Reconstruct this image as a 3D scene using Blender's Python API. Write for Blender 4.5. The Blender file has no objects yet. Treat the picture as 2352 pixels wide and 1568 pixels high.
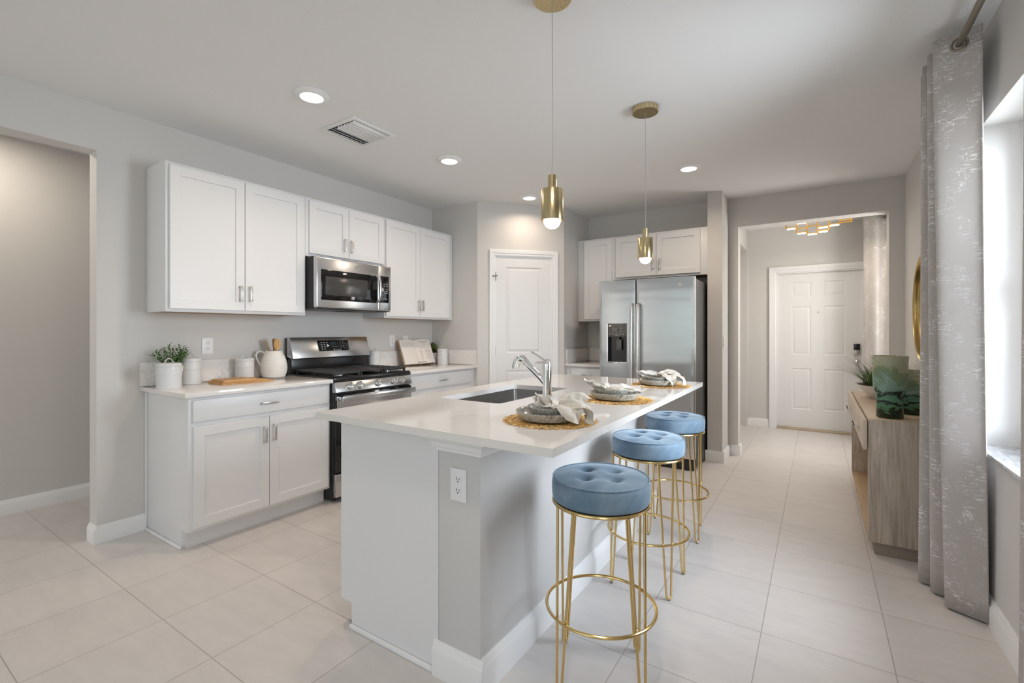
import bpy, bmesh, math, random
from mathutils import noise as mnoise
from mathutils import Vector, Matrix
S = bpy.context.scene
COL = S.collection
PI = math.pi
R = math.radians

# ------------------------------------------------------------------ camera
FPX = 1073.33
cd = bpy.data.cameras.new('camera'); cam = bpy.data.objects.new('camera', cd); COL.objects.link(cam)
cd.sensor_width = 36.0; cd.lens = 36.0 * FPX / 2352.0
cd.shift_y = (760.708 - 784.0) / 2352.0
cd.clip_start = 0.02; cd.clip_end = 200
cam.location = (0, 0, 1.2639); cam.rotation_euler = (R(90), 0, R(33.1625))
S.camera = cam
# ------------------------------------------------------------------ view
S.view_settings.view_transform = 'Standard'; S.view_settings.look = 'None'
S.view_settings.exposure = 0.22; S.view_settings.gamma = 1.0
S.view_settings.use_curve_mapping = False
S.cycles.max_bounces = 8; S.cycles.diffuse_bounces = 5; S.cycles.glossy_bounces = 4
S.cycles.transmission_bounces = 4; S.cycles.transparent_max_bounces = 8
S.cycles.sample_clamp_indirect = 6.0; S.cycles.caustics_reflective = False; S.cycles.caustics_refractive = False
try:
    S.cycles.use_denoising = True
except Exception:
    pass
# ------------------------------------------------------------------ sky
W = bpy.data.worlds.new('sky'); S.world = W; W.use_nodes = True
wn = W.node_tree.nodes; wl = W.node_tree.links
bg = wn['Background']
tcw = wn.new('ShaderNodeTexCoord'); sep = wn.new('ShaderNodeSeparateXYZ'); rmp = wn.new('ShaderNodeValToRGB')
mp = wn.new('ShaderNodeMapRange'); mp.inputs[1].default_value = -0.4; mp.inputs[2].default_value = 0.6
wl.new(tcw.outputs['Generated'], sep.inputs[0]); wl.new(sep.outputs['Z'], mp.inputs[0]); wl.new(mp.outputs[0], rmp.inputs[0])
cr = rmp.color_ramp; cr.elements[0].position = 0.0; cr.elements[0].color = (0.36, 0.40, 0.30, 1)
cr.elements[1].position = 1.0; cr.elements[1].color = (0.46, 0.66, 1.0, 1)
for p, c in ((0.36, (0.30, 0.38, 0.24)), (0.44, (0.22, 0.33, 0.20)), (0.50, (0.95, 1.0, 1.02)), (0.7, (0.70, 0.86, 1.0))):
    e = cr.elements.new(p); e.color = (*c, 1)
wl.new(rmp.outputs[0], bg.inputs[0]); bg.inputs[1].default_value = 0.95
# ------------------------------------------------------------------ big lights
def area(name, loc, rot, sx, sy, power, col, spread=180, parent=None):
    l = bpy.data.lights.new(name, 'AREA'); l.shape = 'RECTANGLE'; l.size = sx; l.size_y = sy
    l.energy = power; l.color = col; l.spread = R(spread)
    o = bpy.data.objects.new(name, l); COL.objects.link(o); o.location = loc; o.rotation_euler = rot
    if parent: o.parent = parent
    return o
DAY = (0.90, 0.96, 1.0)
# daylight arriving through the real openings: window beside the console, glass doors of the room behind
area('daylight_window', (1.55, 2.10, 1.92), (0, R(81), 0), 2.2, 2.4, 172, (0.86, 0.95, 1.05), 125)
area('daylight_glass_doors', (-1.6, -3.75, 1.25), (R(90), 0, 0), 3.4, 2.2, 12, (0.85, 0.95, 1.08))
area('daylight_living_window', (0.93, -1.3, 1.50), (0, R(90), 0), 1.5, 1.8, 25, DAY)
area('daylight_hall_window', (0.85, 5.85, 1.55), (0, R(90), 0), 1.3, 0.7, 26, (1.0, 0.97, 0.93))
l = bpy.data.lights.new('near_room_fill', 'AREA'); l.shape = 'DISK'; l.size = 0.14; l.energy = 8; l.color = (1.0, 0.88, 0.76); o = bpy.data.objects.new('near_room_fill', l); COL.objects.link(o); o.location = (-0.35, 0.75, 2.605)  # unseen fill light added overhead to brighten the right wall, curtain and stools
l = bpy.data.lights.new('side_room_lamp', 'AREA'); l.shape = 'DISK'; l.size = 0.12; l.energy = 6.5; l.color = (1.0, 0.88, 0.74); o = bpy.data.objects.new('side_room_lamp', l); COL.objects.link(o); o.location = (-4.25, 0.55, 2.60)
area('side_room_fill', (-4.2, -2.45, 1.4), (R(90), 0, 0), 0.8, 1.8, 13, (1.0, 0.96, 0.92))  # unseen fill light standing free in the side room, no window behind it

# ------------------------------------------------------------------ geometry helpers
class MB:
    def __init__(s): s.bm = bmesh.new(); s.mi = 0
    def _merge(s, t, M=None):
        for f in t.faces: f.material_index = s.mi
        if M is not None: t.transform(M)
        me = bpy.data.meshes.new('t'); t.to_mesh(me); t.free(); s.bm.from_mesh(me); bpy.data.meshes.remove(me); return s
    def box(s, x0, x1, y0, y1, z0, z1, bev=0, seg=2, M=None):
        t = bmesh.new(); bmesh.ops.create_cube(t, size=1)
        for v in t.verts: v.co = Vector(((x0 + x1) / 2 + v.co.x * (x1 - x0), (y0 + y1) / 2 + v.co.y * (y1 - y0), (z0 + z1) / 2 + v.co.z * (z1 - z0)))
        if bev: bmesh.ops.bevel(t, geom=t.edges[:], offset=bev, segments=seg, profile=0.5, affect='EDGES')
        return s._merge(t, M)
    def cyl(s, p0, p1, r, seg=24, r2=None, bev=0):
        p0 = Vector(p0); p1 = Vector(p1); d = p1 - p0; t = bmesh.new()
        bmesh.ops.create_cone(t, cap_ends=True, segments=seg, radius1=r, radius2=r if r2 is None else r2, depth=d.length)
        if bev:
            es = [e for e in t.edges if abs(e.verts[0].co.z - e.verts[1].co.z) < 1e-6]
            bmesh.ops.bevel(t, geom=es, offset=bev, segments=2, profile=0.5, affect='EDGES')
        return s._merge(t, Matrix.Translation((p0 + p1) / 2) @ d.to_track_quat('Z', 'Y').to_matrix().to_4x4())
    def sph(s, c, r, seg=20, sc=(1, 1, 1)):
        t = bmesh.new(); bmesh.ops.create_uvsphere(t, u_segments=seg, v_segments=seg // 2 + 2, radius=r)
        return s._merge(t, Matrix.Translation(c) @ Matrix.Diagonal((*sc, 1)))
    def lathe(s, prof, seg=40, c=(0, 0, 0), close=False, sc=(1, 1)):
        t = bmesh.new(); rings = []
        for r, z in prof:
            if r < 1e-6: rings.append([t.verts.new((c[0], c[1], c[2] + z))])
            else: rings.append([t.verts.new((c[0] + sc[0] * r * math.cos(2 * PI * i / seg), c[1] + sc[1] * r * math.sin(2 * PI * i / seg), c[2] + z)) for i in range(seg)])
        for a, b in zip(rings, rings[1:] + ([rings[0]] if close else [])):
            for i in range(seg):
                j = (i + 1) % seg
                q = [a[i % len(a)], a[j % len(a)], b[j % len(b)], b[i % len(b)]]
                u = []
                for v in q:
                    if v not in u: u.append(v)
                if len(u) > 2:
                    try: t.faces.new(u)
                    except ValueError: pass
        bmesh.ops.recalc_face_normals(t, faces=t.faces[:])
        return s._merge(t)
    def tube(s, pts, r, seg=10, closed=False, flat=1.0, taper=None):
        pts = [Vector(p) for p in pts]; n = len(pts); t = bmesh.new(); rings = []
        up = None
        for i, p in enumerate(pts):
            a = pts[(i - 1) % n] if (closed or i > 0) else p; b = pts[(i + 1) % n] if (closed or i < n - 1) else p
            d = (b - a).normalized()
            if up is None:
                up = Vector((0, 0, 1)) if abs(d.z) < 0.9 else Vector((1, 0, 0))
            x = d.cross(up)
            if x.length < 1e-6: x = d.orthogonal()
            x.normalize(); y = x.cross(d).normalized(); up = y
            rr = r if taper is None else r * taper[i]
            rings.append([t.verts.new(p + x * rr * math.cos(2 * PI * k / seg) + y * rr * flat * math.sin(2 * PI * k / seg)) for k in range(seg)])
        m = n if closed else n - 1
        for i in range(m):
            a, b = rings[i], rings[(i + 1) % n]
            off = 0
            if closed and i == n - 1:
                off = min(range(seg), key=lambda o: (a[0].co - b[o].co).length)
            for k in range(seg): t.faces.new((a[k], a[(k + 1) % seg], b[(k + 1 + off) % seg], b[(k + off) % seg]))
        if not closed:
            t.faces.new(rings[0][::-1]); t.faces.new(rings[-1])
        bmesh.ops.recalc_face_normals(t, faces=t.faces[:])
        return s._merge(t)
    def prism(s, poly, z0, z1, M=None, bev=0):
        t = bmesh.new(); a = [t.verts.new((x, y, z0)) for x, y in poly]; b = [t.verts.new((x, y, z1)) for x, y in poly]
        t.faces.new(a[::-1]); t.faces.new(b); n = len(poly)
        for i in range(n): t.faces.new((a[i], a[(i + 1) % n], b[(i + 1) % n], b[i]))
        bmesh.ops.recalc_face_normals(t, faces=t.faces[:])
        if bev: bmesh.ops.bevel(t, geom=t.edges[:], offset=bev, segments=2, profile=0.5, affect='EDGES')
        return s._merge(t, M)
    def grid(s, fn, nu, nv, wrap=False):
        t = bmesh.new(); V = [[t.verts.new(fn(i / nu, j / nv)) for j in range(nv + 1)] for i in range(nu + 1)]
        for i in range(nu):
            for j in range(nv): t.faces.new((V[i][j], V[i + 1][j], V[i + 1][j + 1], V[i][j + 1]))
        return s._merge(t)
    def poly(s, pts):
        t = bmesh.new(); t.faces.new([t.verts.new(p) for p in pts]); return s._merge(t)
    def done(s, name, mats, parent=None, ang=35, loc=None, rotz=None):
        me = bpy.data.meshes.new(name); s.bm.to_mesh(me); s.bm.free()
        if not isinstance(mats, (list, tuple)): mats = [mats]
        for m in mats: me.materials.append(m)
        if ang:
            me.polygons.foreach_set('use_smooth', [True] * len(me.polygons)); me.set_sharp_from_angle(angle=R(ang))
        o = bpy.data.objects.new(name, me); COL.objects.link(o)
        if parent: o.parent = parent
        if loc is not None: o.location = loc
        if rotz is not None: o.rotation_euler = (0, 0, rotz)
        return o
def tag(o, label=None, cat=None, group=None, kind=None):
    if label: o['label'] = label
    if cat: o['category'] = cat
    if group: o['group'] = group
    if kind: o['kind'] = kind
    return o
def thing(name, label, cat, loc=(0, 0, 0), rotz=0, group=None):
    o = bpy.data.objects.new(name, None); o.empty_display_size = 0.05; COL.objects.link(o); o.location = loc; o.rotation_euler = (0, 0, rotz)
    return tag(o, label, cat, group)
def struct(o): o['kind'] = 'structure'; return o
def dup(root, loc, rotz, label, group=None):
    r = root.copy(); COL.objects.link(r); r.location = loc; r.rotation_euler = (0, 0, rotz); r['label'] = label
    if group: r['group'] = group
    for ch in list(root.children):
        c = ch.copy(); COL.objects.link(c); c.parent = r
        for g in list(ch.children):
            d = g.copy(); COL.objects.link(d); d.parent = c
    return r
def textmesh(txt, size, depth=0.0005, align='CENTER'):
    cu = bpy.data.curves.new('t', 'FONT'); cu.body = txt; cu.size = size; cu.align_x = align; cu.align_y = 'CENTER'; cu.extrude = depth; cu.resolution_u = 3
    o = bpy.data.objects.new('t', cu); COL.objects.link(o); bpy.context.view_layer.update()
    me = bpy.data.meshes.new_from_object(o.evaluated_get(bpy.context.evaluated_depsgraph_get()))
    bpy.data.objects.remove(o); bpy.data.curves.remove(cu); return me
def addtext(mb, txt, size, M, fn=None):
    me = textmesh(txt, size); t = bmesh.new(); t.from_mesh(me); bpy.data.meshes.remove(me)
    if fn:
        for v in t.verts: v.co = fn(v.co)
    mb._merge(t, M)
# ------------------------------------------------------------------ materials
def mat(name, col, rough=0.5, metal=0.0, **k):
    m = bpy.data.materials.new(name); m.use_nodes = True; n = m.node_tree.nodes; l = m.node_tree.links; b = n['Principled BSDF']
    b.inputs['Base Color'].default_value = (*col, 1); b.inputs['Roughness'].default_value = rough; b.inputs['Metallic'].default_value = metal
    for a, v in k.items():
        a = {'spec': 'Specular IOR Level', 'coat': 'Coat Weight', 'sheen': 'Sheen Weight', 'trans': 'Transmission Weight', 'ior': 'IOR', 'alpha': 'Alpha',
             'emis': 'Emission Strength', 'aniso': 'Anisotropic', 'crough': 'Coat Roughness', 'srough': 'Sheen Roughness'}.get(a, a)
        b.inputs[a].default_value = v
    if 'emis' in k: b.inputs['Emission Color'].default_value = (*col, 1)
    return m
def N(m, t, **k):
    o = m.node_tree.nodes.new(t)
    for a, v in k.items():
        if a.startswith('i_'):
            key = a[2:]; key = int(key) if key.isdigit() else key.replace('_', ' ')
            o.inputs[key].default_value = v
        else: setattr(o, a, v)
    return o
def L(m, a, b): m.node_tree.links.new(a, b)
def B(m): return m.node_tree.nodes['Principled BSDF']
def coords(m, scale=(1, 1, 1), loc=(0, 0, 0), rot=(0, 0, 0)):
    tc = N(m, 'ShaderNodeTexCoord'); mpn = N(m, 'ShaderNodeMapping'); mpn.inputs['Scale'].default_value = scale
    mpn.inputs['Location'].default_value = loc; mpn.inputs['Rotation'].default_value = rot
    L(m, tc.outputs['Object'], mpn.inputs[0]); return mpn.outputs[0]
def ramp(m, src, stops):
    r = N(m, 'ShaderNodeValToRGB'); e = r.color_ramp.elements
    e[0].position, e[0].color = stops[0][0], (*stops[0][1], 1); e[1].position, e[1].color = stops[-1][0], (*stops[-1][1], 1)
    for p, c in stops[1:-1]: x = e.new(p); x.color = (*c, 1)
    L(m, src, r.inputs[0]); return r.outputs[0]
def noise(m, v, scale, detail=3, rough=0.5, dist=0.0):
    n = N(m, 'ShaderNodeTexNoise'); n.inputs['Scale'].default_value = scale; n.inputs['Detail'].default_value = detail
    n.inputs['Roughness'].default_value = rough; n.inputs['Distortion'].default_value = dist
    L(m, v, n.inputs['Vector']); return n.outputs['Fac']
def bump(m, h, st, dist=0.01):
    b = N(m, 'ShaderNodeBump'); b.inputs['Strength'].default_value = st; b.inputs['Distance'].default_value = dist
    L(m, h, b.inputs['Height']); L(m, b.outputs[0], B(m).inputs['Normal']); return b
def paint(name, col, sc=90, st=0.12):
    m = mat(name, col, 0.75); v = coords(m); bump(m, noise(m, v, sc, 4), st, 0.004); return m
M_wall = paint('wall_paint', (0.655, 0.635, 0.612))
M_ceil = paint('ceiling_paint', (0.83, 0.825, 0.815), 60, 0.2)
M_trim = mat('trim_paint', (0.84, 0.84, 0.84), 0.4)
M_cab = mat('cabinet_paint', (0.775, 0.775, 0.78), 0.38)
M_door = mat('door_paint', (0.79, 0.79, 0.79), 0.42)
M_raw = mat('raw_wood_underside', (0.42, 0.24, 0.10), 0.6)
M_black = mat('black_enamel', (0.012, 0.012, 0.013), 0.22)
M_blackm = mat('black_matt', (0.02, 0.02, 0.021), 0.55)
M_glassb = mat('black_glass', (0.006, 0.006, 0.007), 0.05, spec=0.6)
M_iron = mat('cast_iron', (0.025, 0.025, 0.027), 0.5)
M_chrome = mat('chrome', (0.86, 0.86, 0.87), 0.07, 1.0)
M_nickel = mat('satin_nickel', (0.70, 0.68, 0.65), 0.25, 1.0)
M_bronze = mat('rod_bronze', (0.30, 0.26, 0.21), 0.35, 1.0)
M_plastic = mat('white_plastic', (0.86, 0.86, 0.86), 0.35)
M_slot = mat('dark_slot', (0.03, 0.03, 0.03), 0.6)
M_gold = mat('polished_gold', (0.72, 0.53, 0.24), 0.2, 1.0)
M_glowgold = mat('glow_tinted_gold', (0.95, 0.56, 0.13), 0.3, 0.85)  # the light strips' glow is put into this gold's more orange colour
M_frame = mat('dark_brass', (0.52, 0.36, 0.14), 0.25, 1.0)
M_legend = mat('white_legend', (0.8, 0.8, 0.8), 0.6)
M_cream = mat('cream_ceramic', (0.80, 0.78, 0.72), 0.35)
M_whitec = mat('white_ceramic', (0.82, 0.81, 0.79), 0.3)
M_pearl = mat('pearl', (0.90, 0.86, 0.78), 0.15, coat=0.6)
M_soil = mat('soil', (0.06, 0.035, 0.02), 0.9)
M_mirror = mat('mirror_glass', (0.92, 0.92, 0.92), 0.02, 1.0)
M_rubber = mat('clear_foot', (0.25, 0.25, 0.25), 0.4)

def m_floor():
    m = mat('floor_tile', (0.6, 0.55, 0.5), 0.34); v = coords(m, loc=(-0.243 + 0.441 * 40, -0.879 + 0.4455 * 40, 0))
    br = N(m, 'ShaderNodeTexBrick'); br.offset = 0.0; br.squash = 1.0
    br.inputs['Scale'].default_value = 1.0; br.inputs['Brick Width'].default_value = 0.441; br.inputs['Row Height'].default_value = 0.4455
    br.inputs['Mortar Size'].default_value = 0.0022; br.inputs['Mortar Smooth'].default_value = 0.2; br.inputs['Bias'].default_value = 0.0
    br.inputs['Color1'].default_value = (0.69, 0.65, 0.625, 1); br.inputs['Color2'].default_value = (0.66, 0.623, 0.597, 1); br.inputs['Mortar'].default_value = (0.44, 0.41, 0.38, 1)
    L(m, v, br.inputs['Vector'])
    v2 = coords(m, scale=(1.5, 5, 1)); nz = ramp(m, noise(m, v2, 3.0, 6, 0.65), [(0.3, (0.93, 0.93, 0.93)), (0.7, (1.04, 1.04, 1.04))])
    mx = N(m, 'ShaderNodeMix', data_type='RGBA', blend_type='MULTIPLY'); mx.inputs[0].default_value = 1.0
    L(m, br.outputs['Color'], mx.inputs[6]); L(m, nz, mx.inputs[7]); L(m, mx.outputs[2], B(m).inputs['Base Color'])
    iv = N(m, 'ShaderNodeMath', operation='SUBTRACT'); iv.inputs[0].default_value = 1.0; L(m, br.outputs['Fac'], iv.inputs[1]); bump(m, iv.outputs[0], 0.5, 0.002)
    return m
M_floor = m_floor()
def m_quartz(g0=0.57, wd=0.014):
    m = mat('quartz', (0.75, 0.73, 0.71), 0.07, spec=0.6); v = coords(m)
    w = noise(m, v, 2.2, 2, 0.5, 0.4); f = noise(m, v, 20, 4, 0.55, 0.6)
    ln = N(m, 'ShaderNodeMath', operation='SUBTRACT'); ln.inputs[1].default_value = 0.5; L(m, f, ln.inputs[0])
    ab = N(m, 'ShaderNodeMath', operation='ABSOLUTE'); L(m, ln.outputs[0], ab.inputs[0])
    a = ramp(m, ab.outputs[0], [(0.0, (1, 1, 1)), (wd, (0, 0, 0))]); g = ramp(m, w, [(g0, (0, 0, 0)), (g0 + 0.11, (1, 1, 1))])
    mu = N(m, 'ShaderNodeMix', data_type='RGBA', blend_type='MULTIPLY'); mu.inputs[0].default_value = 1; L(m, a, mu.inputs[6]); L(m, g, mu.inputs[7])
    cm = N(m, 'ShaderNodeMix', data_type='RGBA'); cm.inputs[6].default_value = (0.79, 0.765, 0.74, 1); cm.inputs[7].default_value = (0.52, 0.51, 0.50, 1)
    L(m, mu.outputs[2], cm.inputs[0]); L(m, cm.outputs[2], B(m).inputs['Base Color']); return m
M_quartz = m_quartz(); M_splash = m_quartz(0.45, 0.022)
def m_steel(name, ax, col=(0.60, 0.60, 0.605), rough=0.23, wav=0.0):
    m = mat(name, col, rough, 1.0); sc = [900, 900, 900]; sc[ax] = 6
    v = coords(m, scale=tuple(sc)); n = noise(m, v, 1.0, 2)
    rr = N(m, 'ShaderNodeMapRange'); rr.inputs[3].default_value = rough - 0.03; rr.inputs[4].default_value = rough + 0.03; L(m, n, rr.inputs[0]); L(m, rr.outputs[0], B(m).inputs['Roughness'])
    if wav:
        s2 = [1.2, 1.2, 6.5]; v2 = coords(m, scale=tuple(s2)); bump(m, noise(m, v2, 1.0, 1), wav, 0.02)
    return m
M_steel = m_steel('brushed_steel', 0)
M_fridge = m_steel('fridge_steel', 0, (0.60, 0.61, 0.62), 0.22, 0.16)
_t = N(M_fridge, 'ShaderNodeTangent', direction_type='RADIAL', axis='Z'); L(M_fridge, _t.outputs[0], B(M_fridge).inputs['Tangent'])
B(M_fridge).inputs['Anisotropic'].default_value = 0.85; B(M_fridge).inputs['Anisotropic Rotation'].default_value = 0.0
M_sink = m_steel('sink_steel', 1, (0.42, 0.41, 0.40), 0.32)
M_graysteel = mat('dark_gray_paint', (0.085, 0.085, 0.085), 0.45)
M_dispgray = mat('dispenser_gray', (0.13, 0.12, 0.11), 0.3, 0.3)
def m_brass():
    m = mat('brushed_brass', (0.74, 0.58, 0.30), 0.22, 1.0); v = coords(m, scale=(120, 120, 1.5)); n = noise(m, v, 1.0, 2)
    L(m, ramp(m, n, [(0.3, (0.50, 0.40, 0.20)), (0.7, (0.72, 0.61, 0.38))]), B(m).inputs['Base Color']); return m
M_brass = m_brass()
def m_oak():
    m = mat('washed_oak', (0.4, 0.33, 0.27), 0.5); v = coords(m, scale=(9, 9, 0.7)); n = noise(m, v, 2.5, 6, 0.62, 1.6)
    v2 = coords(m, scale=(60, 60, 2.2)); n2 = noise(m, v2, 2.0, 4, 0.6)
    c = ramp(m, n, [(0.30, (0.36, 0.29, 0.225)), (0.5, (0.47, 0.395, 0.32)), (0.7, (0.58, 0.51, 0.435))]); d = ramp(m, n2, [(0.35, (0.82, 0.82, 0.82)), (0.65, (1.08, 1.08, 1.08))])
    mx = N(m, 'ShaderNodeMix', data_type='RGBA', blend_type='MULTIPLY'); mx.inputs[0].default_value = 1; L(m, c, mx.inputs[6]); L(m, d, mx.inputs[7]); L(m, mx.outputs[2], B(m).inputs['Base Color'])
    bump(m, n2, 0.25, 0.002); return m
M_oak = m_oak()
M_oakdrawer = mat('pale_oak_front', (0.60, 0.50, 0.40), 0.45)
def m_wood(name, a, b, sc):
    m = mat(name, a, 0.45); n = noise(m, coords(m, scale=sc), 3.0, 4, 0.55, 0.5); L(m, ramp(m, n, [(0.3, a), (0.7, b)]), B(m).inputs['Base Color']); return m
M_bamboo = m_wood('bamboo', (0.50, 0.25, 0.07), (0.66, 0.38, 0.14), (30, 3, 30))
M_spoon = m_wood('beech', (0.55, 0.32, 0.13), (0.68, 0.44, 0.20), (30, 30, 4))
def m_velvet():
    m = mat('blue_velvet', (0.13, 0.22, 0.33), 0.75, sheen=0.9, srough=0.35); v = coords(m)
    n = noise(m, v, 7, 4, 0.6, 0.8)
    L(m, ramp(m, n, [(0.28, (0.10, 0.17, 0.255)), (0.5, (0.17, 0.26, 0.35)), (0.75, (0.29, 0.375, 0.455))]), B(m).inputs['Base Color'])
    B(m).inputs['Sheen Tint'].default_value = (0.75, 0.88, 1.0, 1); bump(m, noise(m, v, 260, 2), 0.15, 0.001); return m
M_velvet = m_velvet()
def m_curtain():
    m = mat('flecked_curtain', (0.42, 0.39, 0.37), 0.55, sheen=0.3); tc = N(m, 'ShaderNodeTexCoord')
    def fl(sx, sy, th, seed):
        mpn = N(m, 'ShaderNodeMapping'); mpn.inputs['Scale'].default_value = (sx, sy, 1); mpn.inputs['Location'].default_value = (seed, seed * 2, 0); L(m, tc.outputs['UV'], mpn.inputs[0])
        return ramp(m, noise(m, mpn.outputs[0], 1.0, 3, 0.7), [(th, (0, 0, 0)), (th + 0.04, (1, 1, 1))])
    mpn = N(m, 'ShaderNodeMapping'); mpn.inputs['Scale'].default_value = (11, 7, 1); L(m, tc.outputs['UV'], mpn.inputs[0])
    patch = ramp(m, noise(m, mpn.outputs[0], 1.0, 4, 0.6), [(0.46, (0, 0, 0)), (0.60, (1, 1, 1))])
    mxx = N(m, 'ShaderNodeMix', data_type='RGBA', blend_type='LIGHTEN'); mxx.inputs[0].default_value = 1; L(m, fl(22, 170, 0.565, 3), mxx.inputs[6]); L(m, fl(170, 34, 0.60, 9), mxx.inputs[7])
    mu = N(m, 'ShaderNodeMix', data_type='RGBA', blend_type='MULTIPLY'); mu.inputs[0].default_value = 1; L(m, mxx.outputs[2], mu.inputs[6]); L(m, patch, mu.inputs[7])
    cm = N(m, 'ShaderNodeMix', data_type='RGBA'); cm.inputs[6].default_value = (0.45, 0.415, 0.39, 1); cm.inputs[7].default_value = (0.88, 0.88, 0.90, 1); L(m, mu.outputs[2], cm.inputs[0]); L(m, cm.outputs[2], B(m).inputs['Base Color'])
    me = N(m, 'ShaderNodeMath', operation='MULTIPLY'); me.inputs[1].default_value = 0.75; L(m, mu.outputs[2], me.inputs[0]); L(m, me.outputs[0], B(m).inputs['Metallic'])
    ro = N(m, 'ShaderNodeMapRange'); ro.inputs[3].default_value = 0.6; ro.inputs[4].default_value = 0.3; L(m, mu.outputs[2], ro.inputs[0]); L(m, ro.outputs[0], B(m).inputs['Roughness'])
    return m
M_curtain = m_curtain()
def m_vase(h):
    m = mat('swirled_green_glass', (0.2, 0.32, 0.22), 0.24, spec=0.5, trans=0.08); tc = N(m, 'ShaderNodeTexCoord'); sp = N(m, 'ShaderNodeSeparateXYZ'); L(m, tc.outputs['Object'], sp.inputs[0])
    n = noise(m, coords(m, scale=(5, 5, 9), rot=(0.5, 0.2, 0)), 1.3, 3, 0.5, 1.2)
    zz = N(m, 'ShaderNodeMath', operation='DIVIDE'); zz.inputs[1].default_value = h; L(m, sp.outputs['Z'], zz.inputs[0])
    nn = N(m, 'ShaderNodeMath', operation='MULTIPLY_ADD'); nn.inputs[1].default_value = 0.55; nn.inputs[2].default_value = -0.27; L(m, n, nn.inputs[0])
    ad = N(m, 'ShaderNodeMath', operation='ADD'); L(m, zz.outputs[0], ad.inputs[0]); L(m, nn.outputs[0], ad.inputs[1])
    c = ramp(m, ad.outputs[0], [(0.0, (0.03, 0.08, 0.04)), (0.07, (0.01, 0.02, 0.013)), (0.10, (0.01, 0.02, 0.013)), (0.13, (0.08, 0.22, 0.11)), (0.19, (0.07, 0.2, 0.11)), (0.21, (0.008, 0.015, 0.012)), (0.26, (0.008, 0.015, 0.012)), (0.29, (0.1, 0.24, 0.15)),
                                (0.38, (0.09, 0.22, 0.14)), (0.40, (0.01, 0.02, 0.015)), (0.44, (0.015, 0.03, 0.02)), (0.47, (0.15, 0.25, 0.19)), (0.58, (0.24, 0.36, 0.29)), (0.66, (0.16, 0.24, 0.15)), (0.72, (0.20, 0.26, 0.13)), (0.80, (0.38, 0.39, 0.27)), (1.0, (0.40, 0.40, 0.29))])
    wv = N(m, 'ShaderNodeTexWave'); wv.inputs['Scale'].default_value = 22; wv.inputs['Distortion'].default_value = 1.0; L(m, coords(m, rot=(0.0, 0.65, 0.3)), wv.inputs['Vector'])
    d = ramp(m, wv.outputs['Fac'], [(0.2, (0.88, 0.89, 0.86)), (0.8, (1.08, 1.08, 1.06))]); mx = N(m, 'ShaderNodeMix', data_type='RGBA', blend_type='MULTIPLY'); mx.inputs[0].default_value = 1
    L(m, c, mx.inputs[6]); L(m, d, mx.inputs[7]); L(m, mx.outputs[2], B(m).inputs['Base Color']); bump(m, wv.outputs['Fac'], 0.25, 0.004); return m
def m_glaze(name, a, b, c):
    m = mat(name, a, 0.15, coat=0.4); v = coords(m, scale=(85, 85, 14)); n = noise(m, v, 1.6, 3, 0.6)
    L(m, ramp(m, n, [(0.33, c), (0.47, b), (0.7, a)]), B(m).inputs['Base Color']); return m
M_plate = m_glaze('speckled_glaze', (0.53, 0.51, 0.46), (0.42, 0.41, 0.37), (0.17, 0.17, 0.15))
M_bowl = m_glaze('teal_gray_glaze', (0.42, 0.41, 0.36), (0.31, 0.305, 0.265), (0.15, 0.16, 0.14))
def m_linen():
    m = mat('linen', (0.66, 0.62, 0.56), 0.85, sheen=0.3); bump(m, noise(m, coords(m), 500, 2), 0.2, 0.0006); return m
M_linen = m_linen()
def m_leaf(name, a, b):
    m = mat(name, a, 0.5); L(m, ramp(m, noise(m, coords(m), 30, 2), [(0.35, a), (0.65, b)]), B(m).inputs['Base Color']); return m
M_leaf = m_leaf('dark_leaf', (0.035, 0.09, 0.018), (0.11, 0.22, 0.05))
M_leaf2 = m_leaf('boxwood_leaf', (0.05, 0.10, 0.02), (0.26, 0.32, 0.09))
M_grass = m_leaf('grass_blade', (0.04, 0.14, 0.015), (0.13, 0.30, 0.04))
M_dry = m_leaf('dry_blade', (0.045, 0.04, 0.025), (0.14, 0.10, 0.07))
def m_enamel():
    m = mat('white_enamel', (0.66, 0.665, 0.665), 0.3); return m
M_enamel = m_enamel()
def m_enamel_tex():
    m = mat('embossed_enamel', (0.68, 0.685, 0.69), 0.35); v = N(m, 'ShaderNodeTexVoronoi'); v.inputs['Scale'].default_value = 260; L(m, coords(m), v.inputs['Vector']); bump(m, v.outputs['Distance'], 0.35, 0.003); return m
M_enamelx = m_enamel_tex()
def m_pitch():
    m = mat('woven_ceramic', (0.78, 0.76, 0.72), 0.3); return m
M_pitch = m_pitch()
def m_straw():
    m = mat('gold_straw', (0.72, 0.43, 0.10), 0.4, 0.25); L(m, ramp(m, noise(m, coords(m), 90, 2), [(0.35, (0.52, 0.27, 0.05)), (0.52, (0.85, 0.53, 0.18)), (0.68, (1.0, 0.80, 0.46))]), B(m).inputs['Base Color']); return m
M_straw = m_straw()
M_paper = mat('page_paper', (0.80, 0.75, 0.70), 0.8)
M_ink = mat('page_ink', (0.30, 0.28, 0.26), 0.8)
M_cover = mat('book_cover', (0.45, 0.25, 0.13), 0.6)
def emis(name, col, st):
    m = bpy.data.materials.new(name); m.use_nodes = True; n = m.node_tree.nodes; n.clear(); e = n.new('ShaderNodeEmission'); o = n.new('ShaderNodeOutputMaterial')
    e.inputs[0].default_value = (*col, 1); e.inputs[1].default_value = st; m.node_tree.links.new(e.outputs[0], o.inputs[0]); return m
M_led = emis('led_disc', (1.0, 0.90, 0.76), 4.5)
M_bulb = emis('bulb_glow', (1.0, 0.88, 0.70), 4.5)
M_bar = emis('led_bar', (1.0, 0.86, 0.60), 4.5)
M_disp = emis('dim_display', (0.02, 0.03, 0.035), 1)
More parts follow.
